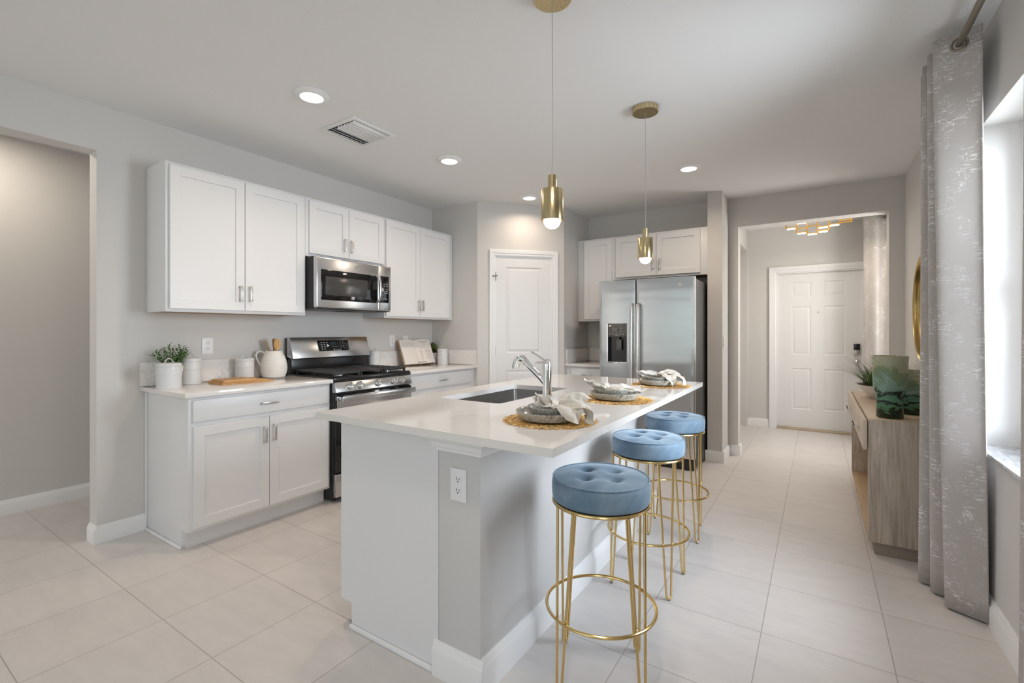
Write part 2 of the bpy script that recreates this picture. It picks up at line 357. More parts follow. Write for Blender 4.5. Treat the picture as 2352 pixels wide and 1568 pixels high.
def m_glass():
    m = bpy.data.materials.new('window_glass'); m.use_nodes = True; n = m.node_tree.nodes; n.clear(); t = n.new('ShaderNodeBsdfTransparent'); g = n.new('ShaderNodeBsdfGlossy'); g.inputs['Roughness'].default_value = 0.02
    x = n.new('ShaderNodeMixShader'); x.inputs[0].default_value = 0.07; o = n.new('ShaderNodeOutputMaterial'); l = m.node_tree.links; l.new(t.outputs[0], x.inputs[1]); l.new(g.outputs[0], x.inputs[2]); l.new(x.outputs[0], o.inputs[0]); return m
M_glass = m_glass()
def m_marble():
    m = mat('marble', (0.8, 0.8, 0.8), 0.15); n = noise(m, coords(m, scale=(3, 1, 3)), 7, 5, 0.6, 1.5); L(m, ramp(m, n, [(0.38, (0.55, 0.56, 0.58)), (0.55, (0.80, 0.80, 0.80)), (0.8, (0.84, 0.84, 0.83))]), B(m).inputs['Base Color']); return m
M_marble = m_marble()

# ------------------------------------------------------------------ room shell
ZC = 2.617; XL = -3.596; XR = 0.633
PA = (-2.962, 3.874); PB = (-2.308, 4.564); PTH = math.atan2(PB[1] - PA[1], PB[0] - PA[0]); PLEN = math.hypot(PB[0] - PA[0], PB[1] - PA[1])
m = MB(); m.box(-4.85, 1.0, -4.1, 7.25, -0.1, 0); struct(m.done('floor', M_floor, ang=0))
m = MB(); m.box(-4.85, 1.0, -4.1, 7.25, ZC, ZC + 0.1); struct(m.done('ceiling', M_ceil, ang=0))
m = MB(); m.box(-3.711, XL, 0.9765, 5.3, 0, ZC); m.box(-3.711, XL, -1.2, 0.9765, 2.343, ZC); m.box(-3.711, XL, -4.0, -1.2, 0, ZC); struct(m.done('wall_left', M_wall, ang=0))
m = MB(); m.box(-4.80, -4.695, -4.0, 5.3, 0, ZC); m.box(-4.7, -3.711, 5.2, 5.3, 0, ZC); struct(m.done('wall_side_room', M_wall, ang=0))
m = MB(); m.box(XL, PA[0], 3.874, 3.96, 0, ZC); struct(m.done('wall_pantry_left', M_wall, ang=0))
m = MB(); m.box(0, 0.187, 0, 0.1, 0, ZC); m.box(0.817, PLEN, 0, 0.1, 0, ZC); m.box(0.187, 0.817, 0, 0.1, 2.062, ZC); struct(m.done('wall_pantry', M_wall, ang=0, loc=(PA[0], PA[1], 0), rotz=PTH))
m = MB(); m.box(-2.41, PB[0], 4.564, 5.3, 0, ZC); struct(m.done('wall_pantry_right', M_wall, ang=0))
m = MB(); m.box(-2.308, -0.9, 5.208, 5.3, 0, ZC); struct(m.done('wall_back', M_wall, ang=0))
m = MB(); m.box(-0.9008, -0.7661, 4.875, 5.40, 0, ZC); struct(m.done('wall_partition', M_wall, ang=0))
m = MB(); m.box(-0.7661, -0.676, 5.24, 5.40, 0, ZC); m.box(0.526, 0.75, 5.24, 5.40, 0, ZC); m.box(-0.676, 0.526, 5.24, 5.40, 2.326, ZC); struct(m.done('wall_hall_opening', M_wall, ang=0))
WY0, WY1, WZ0, WZ1 = 1.30, 3.002, 0.743, 2.208
m = MB(); m.box(XR, XR + 0.19, -4.0, -2.3, 0, ZC); m.box(XR, XR + 0.19, -0.3, WY0, 0, ZC); m.box(XR, XR + 0.19, WY1, 5.24, 0, ZC)
m.box(XR, XR + 0.19, WY0, WY1, 0, WZ0 - 0.02); m.box(XR, XR + 0.19, WY0, WY1, WZ1, ZC); m.box(XR, XR + 0.19, -2.3, -0.3, 0, 0.4); m.box(XR, XR + 0.19, -2.3, -0.3, 2.25, ZC); struct(m.done('wall_right', M_wall, ang=0))
m = MB(); m.box(-4.8, -3.4, -4.0, -3.85, 0, ZC); m.box(0.2, 0.8, -4.0, -3.85, 0, ZC); m.box(-3.4, 0.2, -4.0, -3.85, 2.2, ZC); struct(m.done('wall_rear', M_wall, ang=0))
# hall shell
m = MB(); m.box(-0.90, -0.457, 7.036, 7.2, 0, ZC); m.box(0.487, 0.75, 7.036, 7.2, 0, ZC); m.box(-0.457, 0.487, 7.036, 7.2, 2.026, ZC); struct(m.done('wall_hall_end', M_wall, ang=0))
m = MB(); m.box(-0.89, -0.79, 6.985, 7.036, 0, ZC); m.box(-0.89, -0.79, 5.75, 6.985, 2.341, ZC); m.box(-0.89, -0.79, 5.40, 5.75, 0, ZC); struct(m.done('wall_hall_left', M_wall, ang=0))
m = MB(); m.box(-1.50, -1.40, 5.3, 7.3, 0, ZC); m.box(-1.4, -0.9, 7.1, 7.2, 0, ZC); struct(m.done('wall_hall_room', M_wall, ang=0))
m = MB(); m.box(0.70, 0.80, 5.40, 5.50, 0, ZC); m.box(0.70, 0.80, 6.20, 7.036, 0, ZC); m.box(0.70, 0.80, 5.50, 6.20, 0, 0.8); m.box(0.70, 0.80, 5.50, 6.20, 2.3, ZC); struct(m.done('wall_hall_right', M_wall, ang=0))
# baseboards
def base(m, x0, y0, x1, y1, side, h=0.105, t=0.018):
    """board along a line; side = unit normal into the room"""
    d = Vector((x1 - x0, y1 - y0)); ln = d.length; a = math.atan2(d.y, d.x)
    nl = Vector((-math.sin(a), math.cos(a))); sg = 1 if nl.dot(Vector(side)) > 0 else -1
    prof = [(0, 0), (t, 0), (t, h * 0.72), (t * 0.8, h * 0.80), (t * 0.62, h * 0.84), (t * 0.5, h * 0.95), (t * 0.3, h), (0, h)]
    Mx = Matrix.Translation((x0, y0, 0)) @ Matrix.Rotation(a, 4, 'Z') @ Matrix(((0, 0, 1, 0), (sg, 0, 0, 0), (0, 1, 0, 0), (0, 0, 0, 1)))
    m.prism(prof, 0, ln, Mx)
m = MB(); base(m, XL, 0.9766, XL, 1.219, (1, 0)); base(m, -3.70, 0.9765, XL + 0.018, 0.9765, (0, -1)); struct(m.done('baseboard_left', M_trim))
m = MB(); base(m, -4.695, -3.8, -4.695, 5.2, (1, 0), 0.10); struct(m.done('baseboard_side_room', M_trim))
m = MB(); base(m, XR, -3.8, XR, 5.24, (-1, 0), 0.115); struct(m.done('baseboard_right', M_trim))
m = MB(); base(m, -0.9188, 4.875, -0.748, 4.875, (0, -1)); base(m, -0.7661, 4.8751, -0.7661, 5.24, (1, 0)); base(m, -0.748, 5.24, -0.658, 5.24, (0, -1)); base(m, -0.676, 5.2401, -0.676, 5.40, (1, 0)); struct(m.done('baseboard_partition', M_trim))
m = MB(); base(m, 0.508, 5.24, 0.615, 5.24, (0, -1)); base(m, 0.526, 5.2401, 0.526, 5.4, (-1, 0)); struct(m.done('baseboard_hall_opening', M_trim))
m = MB(); base(m, -0.772, 7.036, -0.537, 7.036, (0, -1)); base(m, -0.79, 6.985, -0.79, 7.018, (1, 0)); struct(m.done('baseboard_hall', M_trim))
m = MB(); base(m, -1.4, 5.4, -1.4, 7.1, (1, 0)); struct(m.done('baseboard_hall_room', M_trim))
ca, sa = math.cos(PTH), math.sin(PTH)
m = MB()
for u0, u1 in ((0.0, 0.128), (0.881, PLEN)): base(m, PA[0] + ca * u0, PA[1] + sa * u0, PA[0] + ca * u1, PA[1] + sa * u1, (sa, -ca))
struct(m.done('baseboard_pantry', M_trim))

# panelled doors -----------------------------------------------------
def casing(m, x0, x1, z1, w, d=0.018, y=0):
    """x0,x1,z1 are inner edges; front faces -y"""
    prof = [(0, 0), (0, d * 0.45), (w * 0.12, d * 0.6), (w * 0.35, d * 0.62), (w * 0.42, d * 0.85), (w * 0.62, d * 0.9), (w * 0.70, d), (w * 0.95, d), (w, d * 0.8), (w, 0)]
    t = bmesh.new()
    path = [((x0, 0), (-1, 0)), ((x0, z1), (-1, 1)), ((x1, z1), (1, 1)), ((x1, 0), (1, 0))]
    rings = [[t.verts.new((p[0] + a * n[0], y - b, p[1] + a * n[1])) for a, b in prof] for p, n in path]
    for r0, r1 in zip(rings, rings[1:]):
        for i in range(len(prof) - 1): t.faces.new((r0[i], r0[i + 1], r1[i + 1], r1[i]))
    bmesh.ops.recalc_face_normals(t, faces=t.faces[:]); m._merge(t)
def panel_slab(m, x0, x1, z0, z1, y, panels, th=0.035):
    """slab with front face at y, raised-and-fielded panels pressed in"""
    xs = sorted({x0, x1, *[p[0] for p in panels], *[p[1] for p in panels]}); zs = sorted({z0, z1, *[p[2] for p in panels], *[p[3] for p in panels]})
    t = bmesh.new()
    for a, b in zip(xs, xs[1:]):
        for c, d in zip(zs, zs[1:]):
            mx, mz = (a + b) / 2, (c + d) / 2
            if any(p[0] < mx < p[1] and p[2] < mz < p[3] for p in panels): continue
            t.faces.new([t.verts.new(q) for q in ((a, y, c), (b, y, c), (b, y, d), (a, y, d))])
    for (a, b, c, d) in panels:
        steps = [(0, 0), (0.008, 0.007), (0.018, 0.008), (0.040, 0.001), (0.042, 0.001)]
        prev = None
        for ins, dep in steps:
            ring = [t.verts.new(q) for q in ((a + ins, y + dep, c + ins), (b - ins, y + dep, c + ins), (b - ins, y + dep, d - ins), (a + ins, y + dep, d - ins))]
            if prev:
                for i in range(4): t.faces.new((prev[i], prev[(i + 1) % 4], ring[(i + 1) % 4], ring[i]))
            prev = ring
        t.faces.new(prev)
    bmesh.ops.remove_doubles(t, verts=t.verts[:], dist=1e-5)
    bmesh.ops.recalc_face_normals(t, faces=t.faces[:])
    # make fronts point to -y
    if sum(f.normal.y * f.calc_area() for f in t.faces) > 0: bmesh.ops.reverse_faces(t, faces=t.faces[:])
    m._merge(t)
    m.box(x0, x1, y + 0.012, y + th, z0, z1)
    for q in (((x0, y, z0), (x0, y, z1), (x0, y + .013, z1), (x0, y + .013, z0)), ((x1, y, z0), (x1, y, z1), (x1, y + .013, z1), (x1, y + .013, z0)), ((x0, y, z1), (x1, y, z1), (x1, y + .013, z1), (x0, y + .013, z1)), ((x0, y, z0), (x1, y, z0), (x1, y + .013, z0), (x0, y + .013, z0))): m.poly(q)
d1 = bpy.data.objects.new('door_1', None); COL.objects.link(d1); d1.location = (PA[0], PA[1], 0); d1.rotation_euler = (0, 0, PTH); struct(d1)
m = MB(); panel_slab(m, 0.197, 0.807, 0.012, 2.052, 0.006, [(0.307, 0.697, 1.034, 1.945), (0.307, 0.697, 0.16, 0.852)]); m.done('door_leaf', M_door, d1, 20)
m = MB(); casing(m, 0.187, 0.817, 2.062, 0.062); m.done('casing', M_trim, d1, 20)
m = MB(); m.box(0.187, 0.197, -0.001, 0.1, 0, 2.062); m.box(0.807, 0.817, -0.001, 0.1, 0, 2.062); m.box(0.187, 0.817, -0.001, 0.1, 2.052, 2.062); m.done('jamb', M_trim, d1, 0)
for z in (1.84, 1.06, 0.25):
    m = MB(); m.cyl((0.194, -0.004, z - 0.045), (0.194, -0.004, z + 0.045), 0.006, 12); m.done('hinge', M_trim if z < 1.5 else M_nickel, d1)
m = MB(); m.cyl((0.165, -0.03, 1.842), (0.195, -0.012, 1.842), 0.004, 8); m.sph((0.162, -0.032, 1.842), 0.008, 10); m.sph((0.205, -0.012, 1.848), 0.007, 10); m.done('hinge_stop', M_bronze, d1)
m = MB(); m.cyl((0.757, 0.006, 0.935), (0.757, -0.008, 0.935), 0.027, 24); m.cyl((0.757, -0.008, 0.935), (0.757, -0.05, 0.935), 0.010, 16); m.tube([(0.757, -0.05, 0.935), (0.72, -0.052, 0.937), (0.66, -0.05, 0.936), (0.64, -0.046, 0.935)], 0.008, 10); m.done('lever_handle', M_nickel, d1)
d2 = bpy.data.objects.new('door_2', None); COL.objects.link(d2); d2.location = (0, 7.036, 0); struct(d2)
P6 = [(-0.282, -0.066, 1.710, 1.898), (0.070, 0.292, 1.710, 1.898), (-0.282, -0.066, 0.964, 1.584), (0.070, 0.292, 0.964, 1.584), (-0.282, -0.066, 0.26, 0.788), (0.070, 0.292, 0.26, 0.788)]
m = MB(); panel_slab(m, -0.445, 0.475, 0.022, 2.014, 0.045, P6, 0.045); m.done('door_leaf', M_door, d2, 20)
m = MB(); casing(m, -0.457, 0.487, 2.026, 0.078, 0.03); m.done('casing', M_trim, d2, 20)
m = MB(); m.box(-0.457, -0.445, -0.001, 0.1, 0, 2.026); m.box(0.475, 0.487, -0.001, 0.1, 0, 2.026); m.box(-0.4449, 0.4749, -0.001, 0.1, 2.0141, 2.026); m.done('jamb', M_trim, d2, 0)
m = MB(); m.box(-0.443, 0.473, -0.02, 0.09, 0, 0.02, 0.004); m.done('threshold', mat('oak_threshold', (0.50, 0.40, 0.29), 0.5), d2)
m = MB(); m.cyl((0.01, 0.046, 1.507), (0.01, 0.038, 1.507), 0.008, 14); m.done('peephole', M_nickel, d2)
m = MB(); m.box(0.368, 0.436, 0.015, 0.046, 0.985, 1.115, 0.006); k = m.done('keypad_lock', M_nickel, d2)
m = MB(); m.box(0.371, 0.433, 0.011, 0.016, 1.037, 1.112, 0.002); m.done('keypad_screen', M_glassb, k)
m = MB(); m.cyl((0.40, 0.046, 0.897), (0.40, 0.036, 0.897), 0.032, 24); m.cyl((0.40, 0.036, 0.897), (0.40, 0.005, 0.897), 0.012, 16); m.sph((0.40, -0.012, 0.897), 0.029, 20, (1, 0.85, 1)); m.done('door_knob', M_nickel, d2)

# windows ------------------------------------------------------------
def window(name, y0, y1, z0, z1, x, mid=True):
    w = bpy.data.objects.new(name, None); COL.objects.link(w); struct(w)
    m = MB(); f = 0.05
    m.box(x, x + 0.06, y0, y0 + f, z0, z1, 0.004); m.box(x, x + 0.06, y1 - f, y1, z0, z1, 0.004); m.box(x, x + 0.06, y0 + f, y1 - f, z0, z0 + f, 0.004); m.box(x, x + 0.06, y0 + f, y1 - f, z1 - f, z1, 0.004)
    if mid: m.box(x + 0.005, x + 0.05, y0 + f, y1 - f, (z0 + z1) / 2 - 0.025, (z0 + z1) / 2 + 0.025, 0.004); m.box(x - 0.012, x + 0.03, y0 + f - .02, y1 - f + .02, z0 + f - 0.015, z0 + f + 0.03, 0.004)
    m.done('window_frame', M_plastic, w)
    m = MB(); m.box(x + 0.028, x + 0.034, y0 + f, y1 - f, z0 + f, z1 - f); m.done('pane', M_glass, w, 0)
    return w
w1 = window('window_1', WY0, WY1, WZ0, WZ1, 0.765)
m = MB(); m.box(0.608, 0.80, WY0 - 0.05, WY1 + 0.055, WZ0 - 0.02, WZ0, 0.003); m.done('window_sill', M_marble, w1)
w2 = window('window_2', -2.3, -0.3, 0.4, 2.25, 0.765)
w3 = bpy.data.objects.new('door_3', None); COL.objects.link(w3); struct(w3)
m = MB()
for x in (-3.4, -2.23, -1.03, 0.13): m.box(x, x + 0.07, -3.93, -3.86, 0, 2.2)
m.box(-3.4, 0.2, -3.93, -3.86, 2.13, 2.2); m.box(-3.4, 0.2, -3.93, -3.86, 0, 0.06); m.done('frame', M_plastic, w3, 0)
m = MB(); m.box(-3.35, 0.15, -3.90, -3.895, 0.06, 2.13); m.done('pane', M_glass, w3, 0)
w4 = bpy.data.objects.new('window_3', None); COL.objects.link(w4); struct(w4)
m = MB(); m.box(0.74, 0.78, 5.50, 6.20, 0.8, 0.84); m.box(0.74, 0.78, 5.50, 6.20, 2.26, 2.3); m.box(0.74, 0.78, 5.50, 5.54, 0.84, 2.26); m.box(0.74, 0.78, 6.16, 6.20, 0.84, 2.26); m.done('window_frame', M_plastic, w4, 0)
m = MB(); m.box(0.758, 0.762, 5.54, 6.16, 0.84, 2.26); m.done('pane', M_glass, w4, 0)

# ------------------------------------------------------------------ cabinets
def shaker(m, x0, x1, z0, z1, y, th=0.02, rail=0.057, rec=0.010):
    """door front face at y (facing -y)"""
    t = bmesh.new(); e = 0.0015
    def ring(ins, yy): return [t.verts.new(q) for q in ((x0 + ins, yy, z0 + ins), (x1 - ins, yy, z0 + ins), (x1 - ins, yy, z1 - ins), (x0 + ins, yy, z1 - ins))]
    rs = [ring(0, y + th), ring(0, y + e), ring(e, y), ring(rail - 0.001, y), ring(rail, y + 0.001), ring(rail + 0.001, y + rec)]
    for a, b in zip(rs, rs[1:]):
        for i in range(4): t.faces.new((a[i], a[(i + 1) % 4], b[(i + 1) % 4], b[i]))
    t.faces.new(rs[-1]); t.faces.new(rs[0][::-1]); bmesh.ops.recalc_face_normals(t, faces=t.faces[:]); m._merge(t)
def pull(parent, x, z, y, vert=True, ln=0.105):
    m = MB(); h = ln / 2; w = 0.006
    if vert:
        m.box(x - w, x + w, y - 0.030, y - 0.023, z - h, z + h, 0.001)
        for q in (z - h + 0.006, z + h - 0.006): m.box(x - w * .8, x + w * .8, y - 0.024, y, q - 0.005, q + 0.005)
    else:
        m.box(x - h, x + h, y - 0.030, y - 0.023, z - w, z + w, 0.001)
        for q in (x - h + 0.006, x + h - 0.006): m.box(q - 0.005, q + 0.005, y - 0.024, y, z - w * .8, z + w * .8)
    return m.done('handle', M_nickel, parent)
def cdoor(root, x0, x1, z0, z1, hx, hz, y=-0.02):
    m = MB(); shaker(m, x0, x1, z0, z1, y); d = m.done('door', M_cab, root, 20)
    if hx is not None: pull(d, hx, hz, y)
    return d
def drawer(root, x0, x1, z0, z1, hx=None, y=-0.02):
    m = MB(); m.box(x0, x1, y, -0.0005, z0, z1, 0.0015); d = m.done('drawer', M_cab, root)
    if hx is not None: pull(d, hx, (z0 + z1) / 2, y, False)
    return d
RZ = PI / 2
XUF = -3.2995; XBF = -3.006
def upper(label, X, Y, rz, W, z0, z1, D, doors, left_end=False):
    r = thing('wall_cabinet', label, 'cabinet', (X, Y, 0), rz, 'wall cabinets')
    m = MB(); m.box(0, W, 0, D, z0 + 0.004, z1, 0.001); m.done('body', M_cab, r)
    m = MB(); m.box(0.012, W - 0.012, 0.02, D - 0.002, z0 + 0.0015, z0 + 0.0045); m.done('underside', M_raw, r, 0)
    m = MB(); m.box(0, W, 0, 0.018, z0, z0 + 0.0035); m.box(0, 0.010, 0.018, D, z0, z0 + .0035); m.box(W - .010, W, 0.018, D, z0, z0 + .0035); m.done('bottom_rail', M_cab, r, 0)
    for d in doors: cdoor(r, *d)
    return r
U0 = 1.2185
upper('white two-door wall cabinet left of the microwave, nearest the side doorway', XUF, U0, RZ, 2.140 - U0, 1.385, 2.30, 0.295,
      [(1.236 - U0, 1.677 - U0, 1.405, 2.280, 1.646 - U0, 1.518), (1.681 - U0, 2.118 - U0, 1.405, 2.280, 1.710 - U0, 1.520)])
U1 = 2.142
upper('short white two-door wall cabinet directly above the microwave', XUF, U1, RZ, 2.922 - U1, 1.845, 2.30, 0.295,
      [(2.166 - U1, 2.524 - U1, 1.869, 2.280, 2.483 - U1, 1.975), (2.528 - U1, 2.904 - U1, 1.869, 2.280, 2.548 - U1, 1.972)])
U2 = 2.924
upper('white two-door wall cabinet right of the microwave, in the pantry corner', XUF, U2, RZ, 3.868 - U2, 1.385, 2.30, 0.295,
      [(2.932 - U2, 3.366 - U2, 1.405, 2.280, 3.337 - U2, 1.515), (3.370 - U2, 3.808 - U2, 1.405, 2.280, 3.387 - U2, 1.517)])
UX = -2.306
upper('narrow white single-door wall cabinet left of the refrigerator', UX, 4.92, 0, -1.872 - UX, 1.378, 2.30, 0.287,
      [(-2.222 - UX, -1.893 - UX, 1.400, 2.280, None, None)])
UX = -1.871
upper('wide white two-door wall cabinet above the refrigerator', UX, 4.92, 0, -0.902 - UX, 1.828, 2.30, 0.287,
      [(-1.848 - UX, -1.410 - UX, 1.850, 2.280, -1.433 - UX, 1.968), (-1.406 - UX, -0.974 - UX, 1.850, 2.280, -1.366 - UX, 1.964)])
def basecab(label, X, Y, rz, W, D, drawers, doors, ends, top=0.886):
    r = thing('base_cabinet', label, 'cabinet', (X, Y, 0), rz, 'base cabinets')
    m = MB(); m.prism([(0, 0.11), (0.088, 0.11), (0.088, 0), (D, 0), (D, top), (0, top)], 0, W, Matrix(((0, 0, 1, 0), (1, 0, 0, 0), (0, 1, 0, 0), (0, 0, 0, 1))), 0.001)
    m.done('body', M_cab, r)
    m = MB(); m.box(0.018, W, 0.072, 0.087, 0, 0.109); m.done('toe_kick', M_cab, r)
    if ends:
        m = MB(); m.box(-0.014, 0, 0.075, D, 0, 0.018, 0.005); m.box(-0.008, 0, D - 0.02, D, 0.018, top - 0.01, 0.002); m.done('shoe_moulding', M_trim, r)
    for d in drawers: drawer(r, *d)
    for d in doors: cdoor(r, *d)
    return r
b0 = 1.221
basecab('white base cabinet with one drawer and two doors, left of the range', XBF, b0, RZ, 2.1455 - b0, 0.588,
        [(1.241 - b0, 2.124 - b0, 0.740, 0.866, 1.680 - b0)], [(1.244 - b0, 1.682 - b0, 0.131, 0.713, 1.649 - b0, 0.600), (1.686 - b0, 2.124 - b0, 0.131, 0.713, 1.712 - b0, 0.605)], True)
b1 = 2.918
basecab('white base cabinet right of the range, against the pantry wall', XBF, b1, RZ, 3.872 - b1, 0.588,
        [(2.938 - b1, 3.800 - b1, 0.740, 0.866, 3.366 - b1)], [(2.938 - b1, 3.367 - b1, 0.131, 0.713, 3.33 - b1, 0.6), (3.371 - b1, 3.800 - b1, 0.131, 0.713, 3.41 - b1, 0.6)], False)
b2 = -2.306
basecab('small white base cabinet with a drawer, left of the refrigerator', b2, 4.625, 0, 0.465, 0.58,
        [(0.06, 0.445, 0.740, 0.866, 0.25)], [(0.06, 0.445, 0.131, 0.713, 0.42, 0.6)], False)
# worktops
def worktop(label, rects, splash):
    r = thing('countertop', label, 'countertop', (0, 0, 0))
    m = MB()
    for q in rects: m.box(*q, 0.8865, 0.914, 0.002)
    m.done('slab', M_quartz, r)
    m = MB()
    for q in splash: m.box(*q, 0.9145, 1.066, 0.0015)
    m.done('backsplash', M_splash, r)
worktop('white quartz countertop with a backsplash, left of the range', [(-3.595, -2.955, 1.1845, 2.140)], [(-3.595, -3.576, 1.1845, 2.140)])
worktop('white quartz countertop between the range and the pantry wall', [(-3.595, -2.955, 2.921, 3.8725)], [(-3.595, -3.576, 2.921, 3.8725), (-3.5755, -2.975, 3.8535, 3.8725)])
worktop('small white quartz countertop left of the refrigerator', [(-2.307, -1.840, 4.585, 5.207)], [(-2.307, -2.288, 4.61, 5.207), (-2.2875, -1.84, 5.188, 5.207)])
# ------------------------------------------------------------------ range
rg = thing('gas_range', 'stainless steel and black gas range between the two left-wall countertops', 'stove', (-2.955, 2.151, 0), RZ)
RW = 0.761
m = MB(); m.box(0, RW, 0.02, 0.63, 0.03, 0.886, 0.004); m.done('body', M_blackm, rg)
for x in (0.05, RW - 0.05):
    for y in (0.08, 0.58):
        m = MB(); m.cyl((x, y, 0), (x, y, 0.032), 0.018, 14); m.done('foot', M_blackm, rg)
m = MB(); m.box(-0.002, RW + 0.002, 0.0, 0.605, 0.8865, 0.925, 0.010); m.done('cooktop', M_black, rg)
# control panel, tilted face
m = MB(); m.prism([(0.004, 0.888), (-0.022, 0.815), (0.03, 0.812), (0.03, 0.888)], 0, RW, Matrix(((0, 0, 1, 0), (1, 0, 0, 0), (0, 1, 0, 0), (0, 0, 0, 1))), 0.003); cp = m.done('control_panel', M_steel, rg)
kn = Vector((0, -0.942, 0.335))
for kx in (0.126, 0.216, 0.393, 0.562, 0.651):
    c = Vector((kx, -0.010, 0.852)); m = MB(); m.cyl(c, c + kn * 0.010, 0.031, 28, 0.029); m.cyl(c + kn * 0.010, c + kn * 0.024, 0.025, 28, 0.022, 0.002)
    k = m.done('knob', M_chrome, rg)
    m = MB(); q = kn.to_track_quat('Y', 'Z').to_matrix().to_4x4(); m.box(-0.005, 0.005, 0.02, 0.036, -0.023, 0.023, 0.002, M=Matrix.Translation(c) @ q); m.done('knob_grip', M_steel, k)
m = MB(); m.box(0.002, RW - 0.002, -0.012, 0.02, 0.225, 0.80, 0.004); dr = m.done('oven_door', M_glassb, rg)
m = MB(); m.box(0.010, RW - 0.010, -0.0155, -0.010, 0.690, 0.785, 0.002); m.done('door_band', M_steel, dr)
m = MB(); m.box(0.016, RW - 0.012, -0.078, -0.060, 0.748, 0.789, 0.004)
for x in (0.03, RW - 0.045): m.box(x, x + 0.03, -0.062, -0.012, 0.752, 0.785, 0.004)
m.done('oven_handle', M_steel, dr)
m = MB(); m.box(0.09, RW - 0.09, -0.0135, -0.011, 0.34, 0.62, 0.004); m.done('oven_window', M_black, dr)
m = MB(); m.box(0.002, RW - 0.002, -0.012, 0.02, 0.045, 0.215, 0.004); m.done('storage_drawer', M_steel, rg)
# backguard
m = MB(); m.box(0.0, RW, 0.605, 0.635, 0.90, 1.212, 0.006); m.box(0.0, RW, 0.545, 0.606, 0.915, 1.045, 0.006); m.done('backguard', M_black, rg)
bgM = Matrix(((0, 0, 1, 0), (1, 0, 0, 0), (0, 1, 0, 0), (0, 0, 0, 1)))
m = MB(); m.prism([(0.565, 1.214), (0.515, 1.046), (0.545, 1.044), (0.606, 1.060), (0.606, 1.212)], -0.004, RW - 0.004, bgM, 0.004); bgp = m.done('backguard_panel', M_steel, rg)
m = MB(); m.prism([(0.5505, 1.187), (0.5245, 1.099), (0.53, 1.098), (0.556, 1.186)], 0.235, 0.535, bgM, 0.002); dsp = m.done('clock_panel', M_glassb, rg)
sl = math.atan2(0.088, 0.026)
TM = Matrix.Translation((0.385, 0.5372, 1.143)) @ Matrix.Rotation(sl, 4, 'X')
m = MB()
random.seed(3)
for i in range(3):
    for j in range(4):
        if (i, j) in ((2, 3),): continue
        x = -0.118 + i * 0.026; z = 0.03 - j * 0.019; m.box(x - 0.007, x + 0.007, z - 0.0015, z + 0.0015, 0, 0.0006, M=TM); m.box(x - 0.006, x + 0.004, z - 0.006, z - 0.0045, 0, 0.0006, M=TM)
for j, row in enumerate(('123', '456', '789')):
    for i, chn in enumerate(row): addtext(m, chn, 0.011, TM @ Matrix.Translation((0.042 + i * 0.026, 0.03 - j * 0.019, 0.0003)))
addtext(m, '0', 0.011, TM @ Matrix.Translation((0.068, -0.027, 0.0003)))
m.box(0.09, 0.104, -0.029, -0.027, 0, 0.0006, M=TM); m.box(-0.015, 0.0, -0.012, -0.010, 0, 0.0006, M=TM); m.box(0.01, 0.028, -0.010, -0.008, 0, 0.0006, M=TM)
m.done('key_legend', M_legend, dsp, 0)
m = MB(); m.box(-0.035, 0.022, 0.002, 0.034, 0.0002, 0.0012, M=TM); m.done('clock_display', M_disp, dsp, 0)
# grates, burners, griddle
def grate(x0, x1):
    m = MB(); z0, z1 = 0.943, 0.957; y0, y1 = 0.035, 0.525; b = 0.009
    for x in (x0 + 0.008, (x0 + x1) / 2, x1 - 0.008): m.box(x - b / 1.6, x + b / 1.6, y0, y1, z0, z1, 0.003)
    for k in range(8):
        y = y0 + 0.008 + k * (y1 - y0 - 0.016) / 7; m.box(x0, x1, y - b / 1.6, y + b / 1.6, z0 - 0.004, z1 + 0.002, 0.003)
    for x in (x0 + 0.01, x1 - 0.01):
        for y in (y0 + 0.01, (y0 + y1) / 2, y1 - 0.01): m.box(x - 0.008, x + 0.008, y - 0.008, y + 0.008, 0.9245, z0, 0.002)
    m.done('burner_grate', M_iron, rg)
grate(0.022, 0.258); grate(0.503, 0.739)
m = MB(); m.box(0.265, 0.496, 0.035, 0.525, 0.947, 0.957, 0.004)
for x in (0.275, 0.486):
    for y in (0.05, 0.51): m.box(x - 0.008, x + 0.008, y - 0.008, y + 0.008, 0.9245, 0.948)
m.done('griddle', M_iron, rg)
for x in (0.14, 0.62):
    for y in (0.15, 0.41):
        m = MB(); m.cyl((x, y, 0.9245), (x, y, 0.933), 0.045, 24); m.cyl((x, y, 0.933), (x, y, 0.941), 0.032, 24, 0.030); m.done('burner', M_steel if y < 0.2 else M_iron, rg)
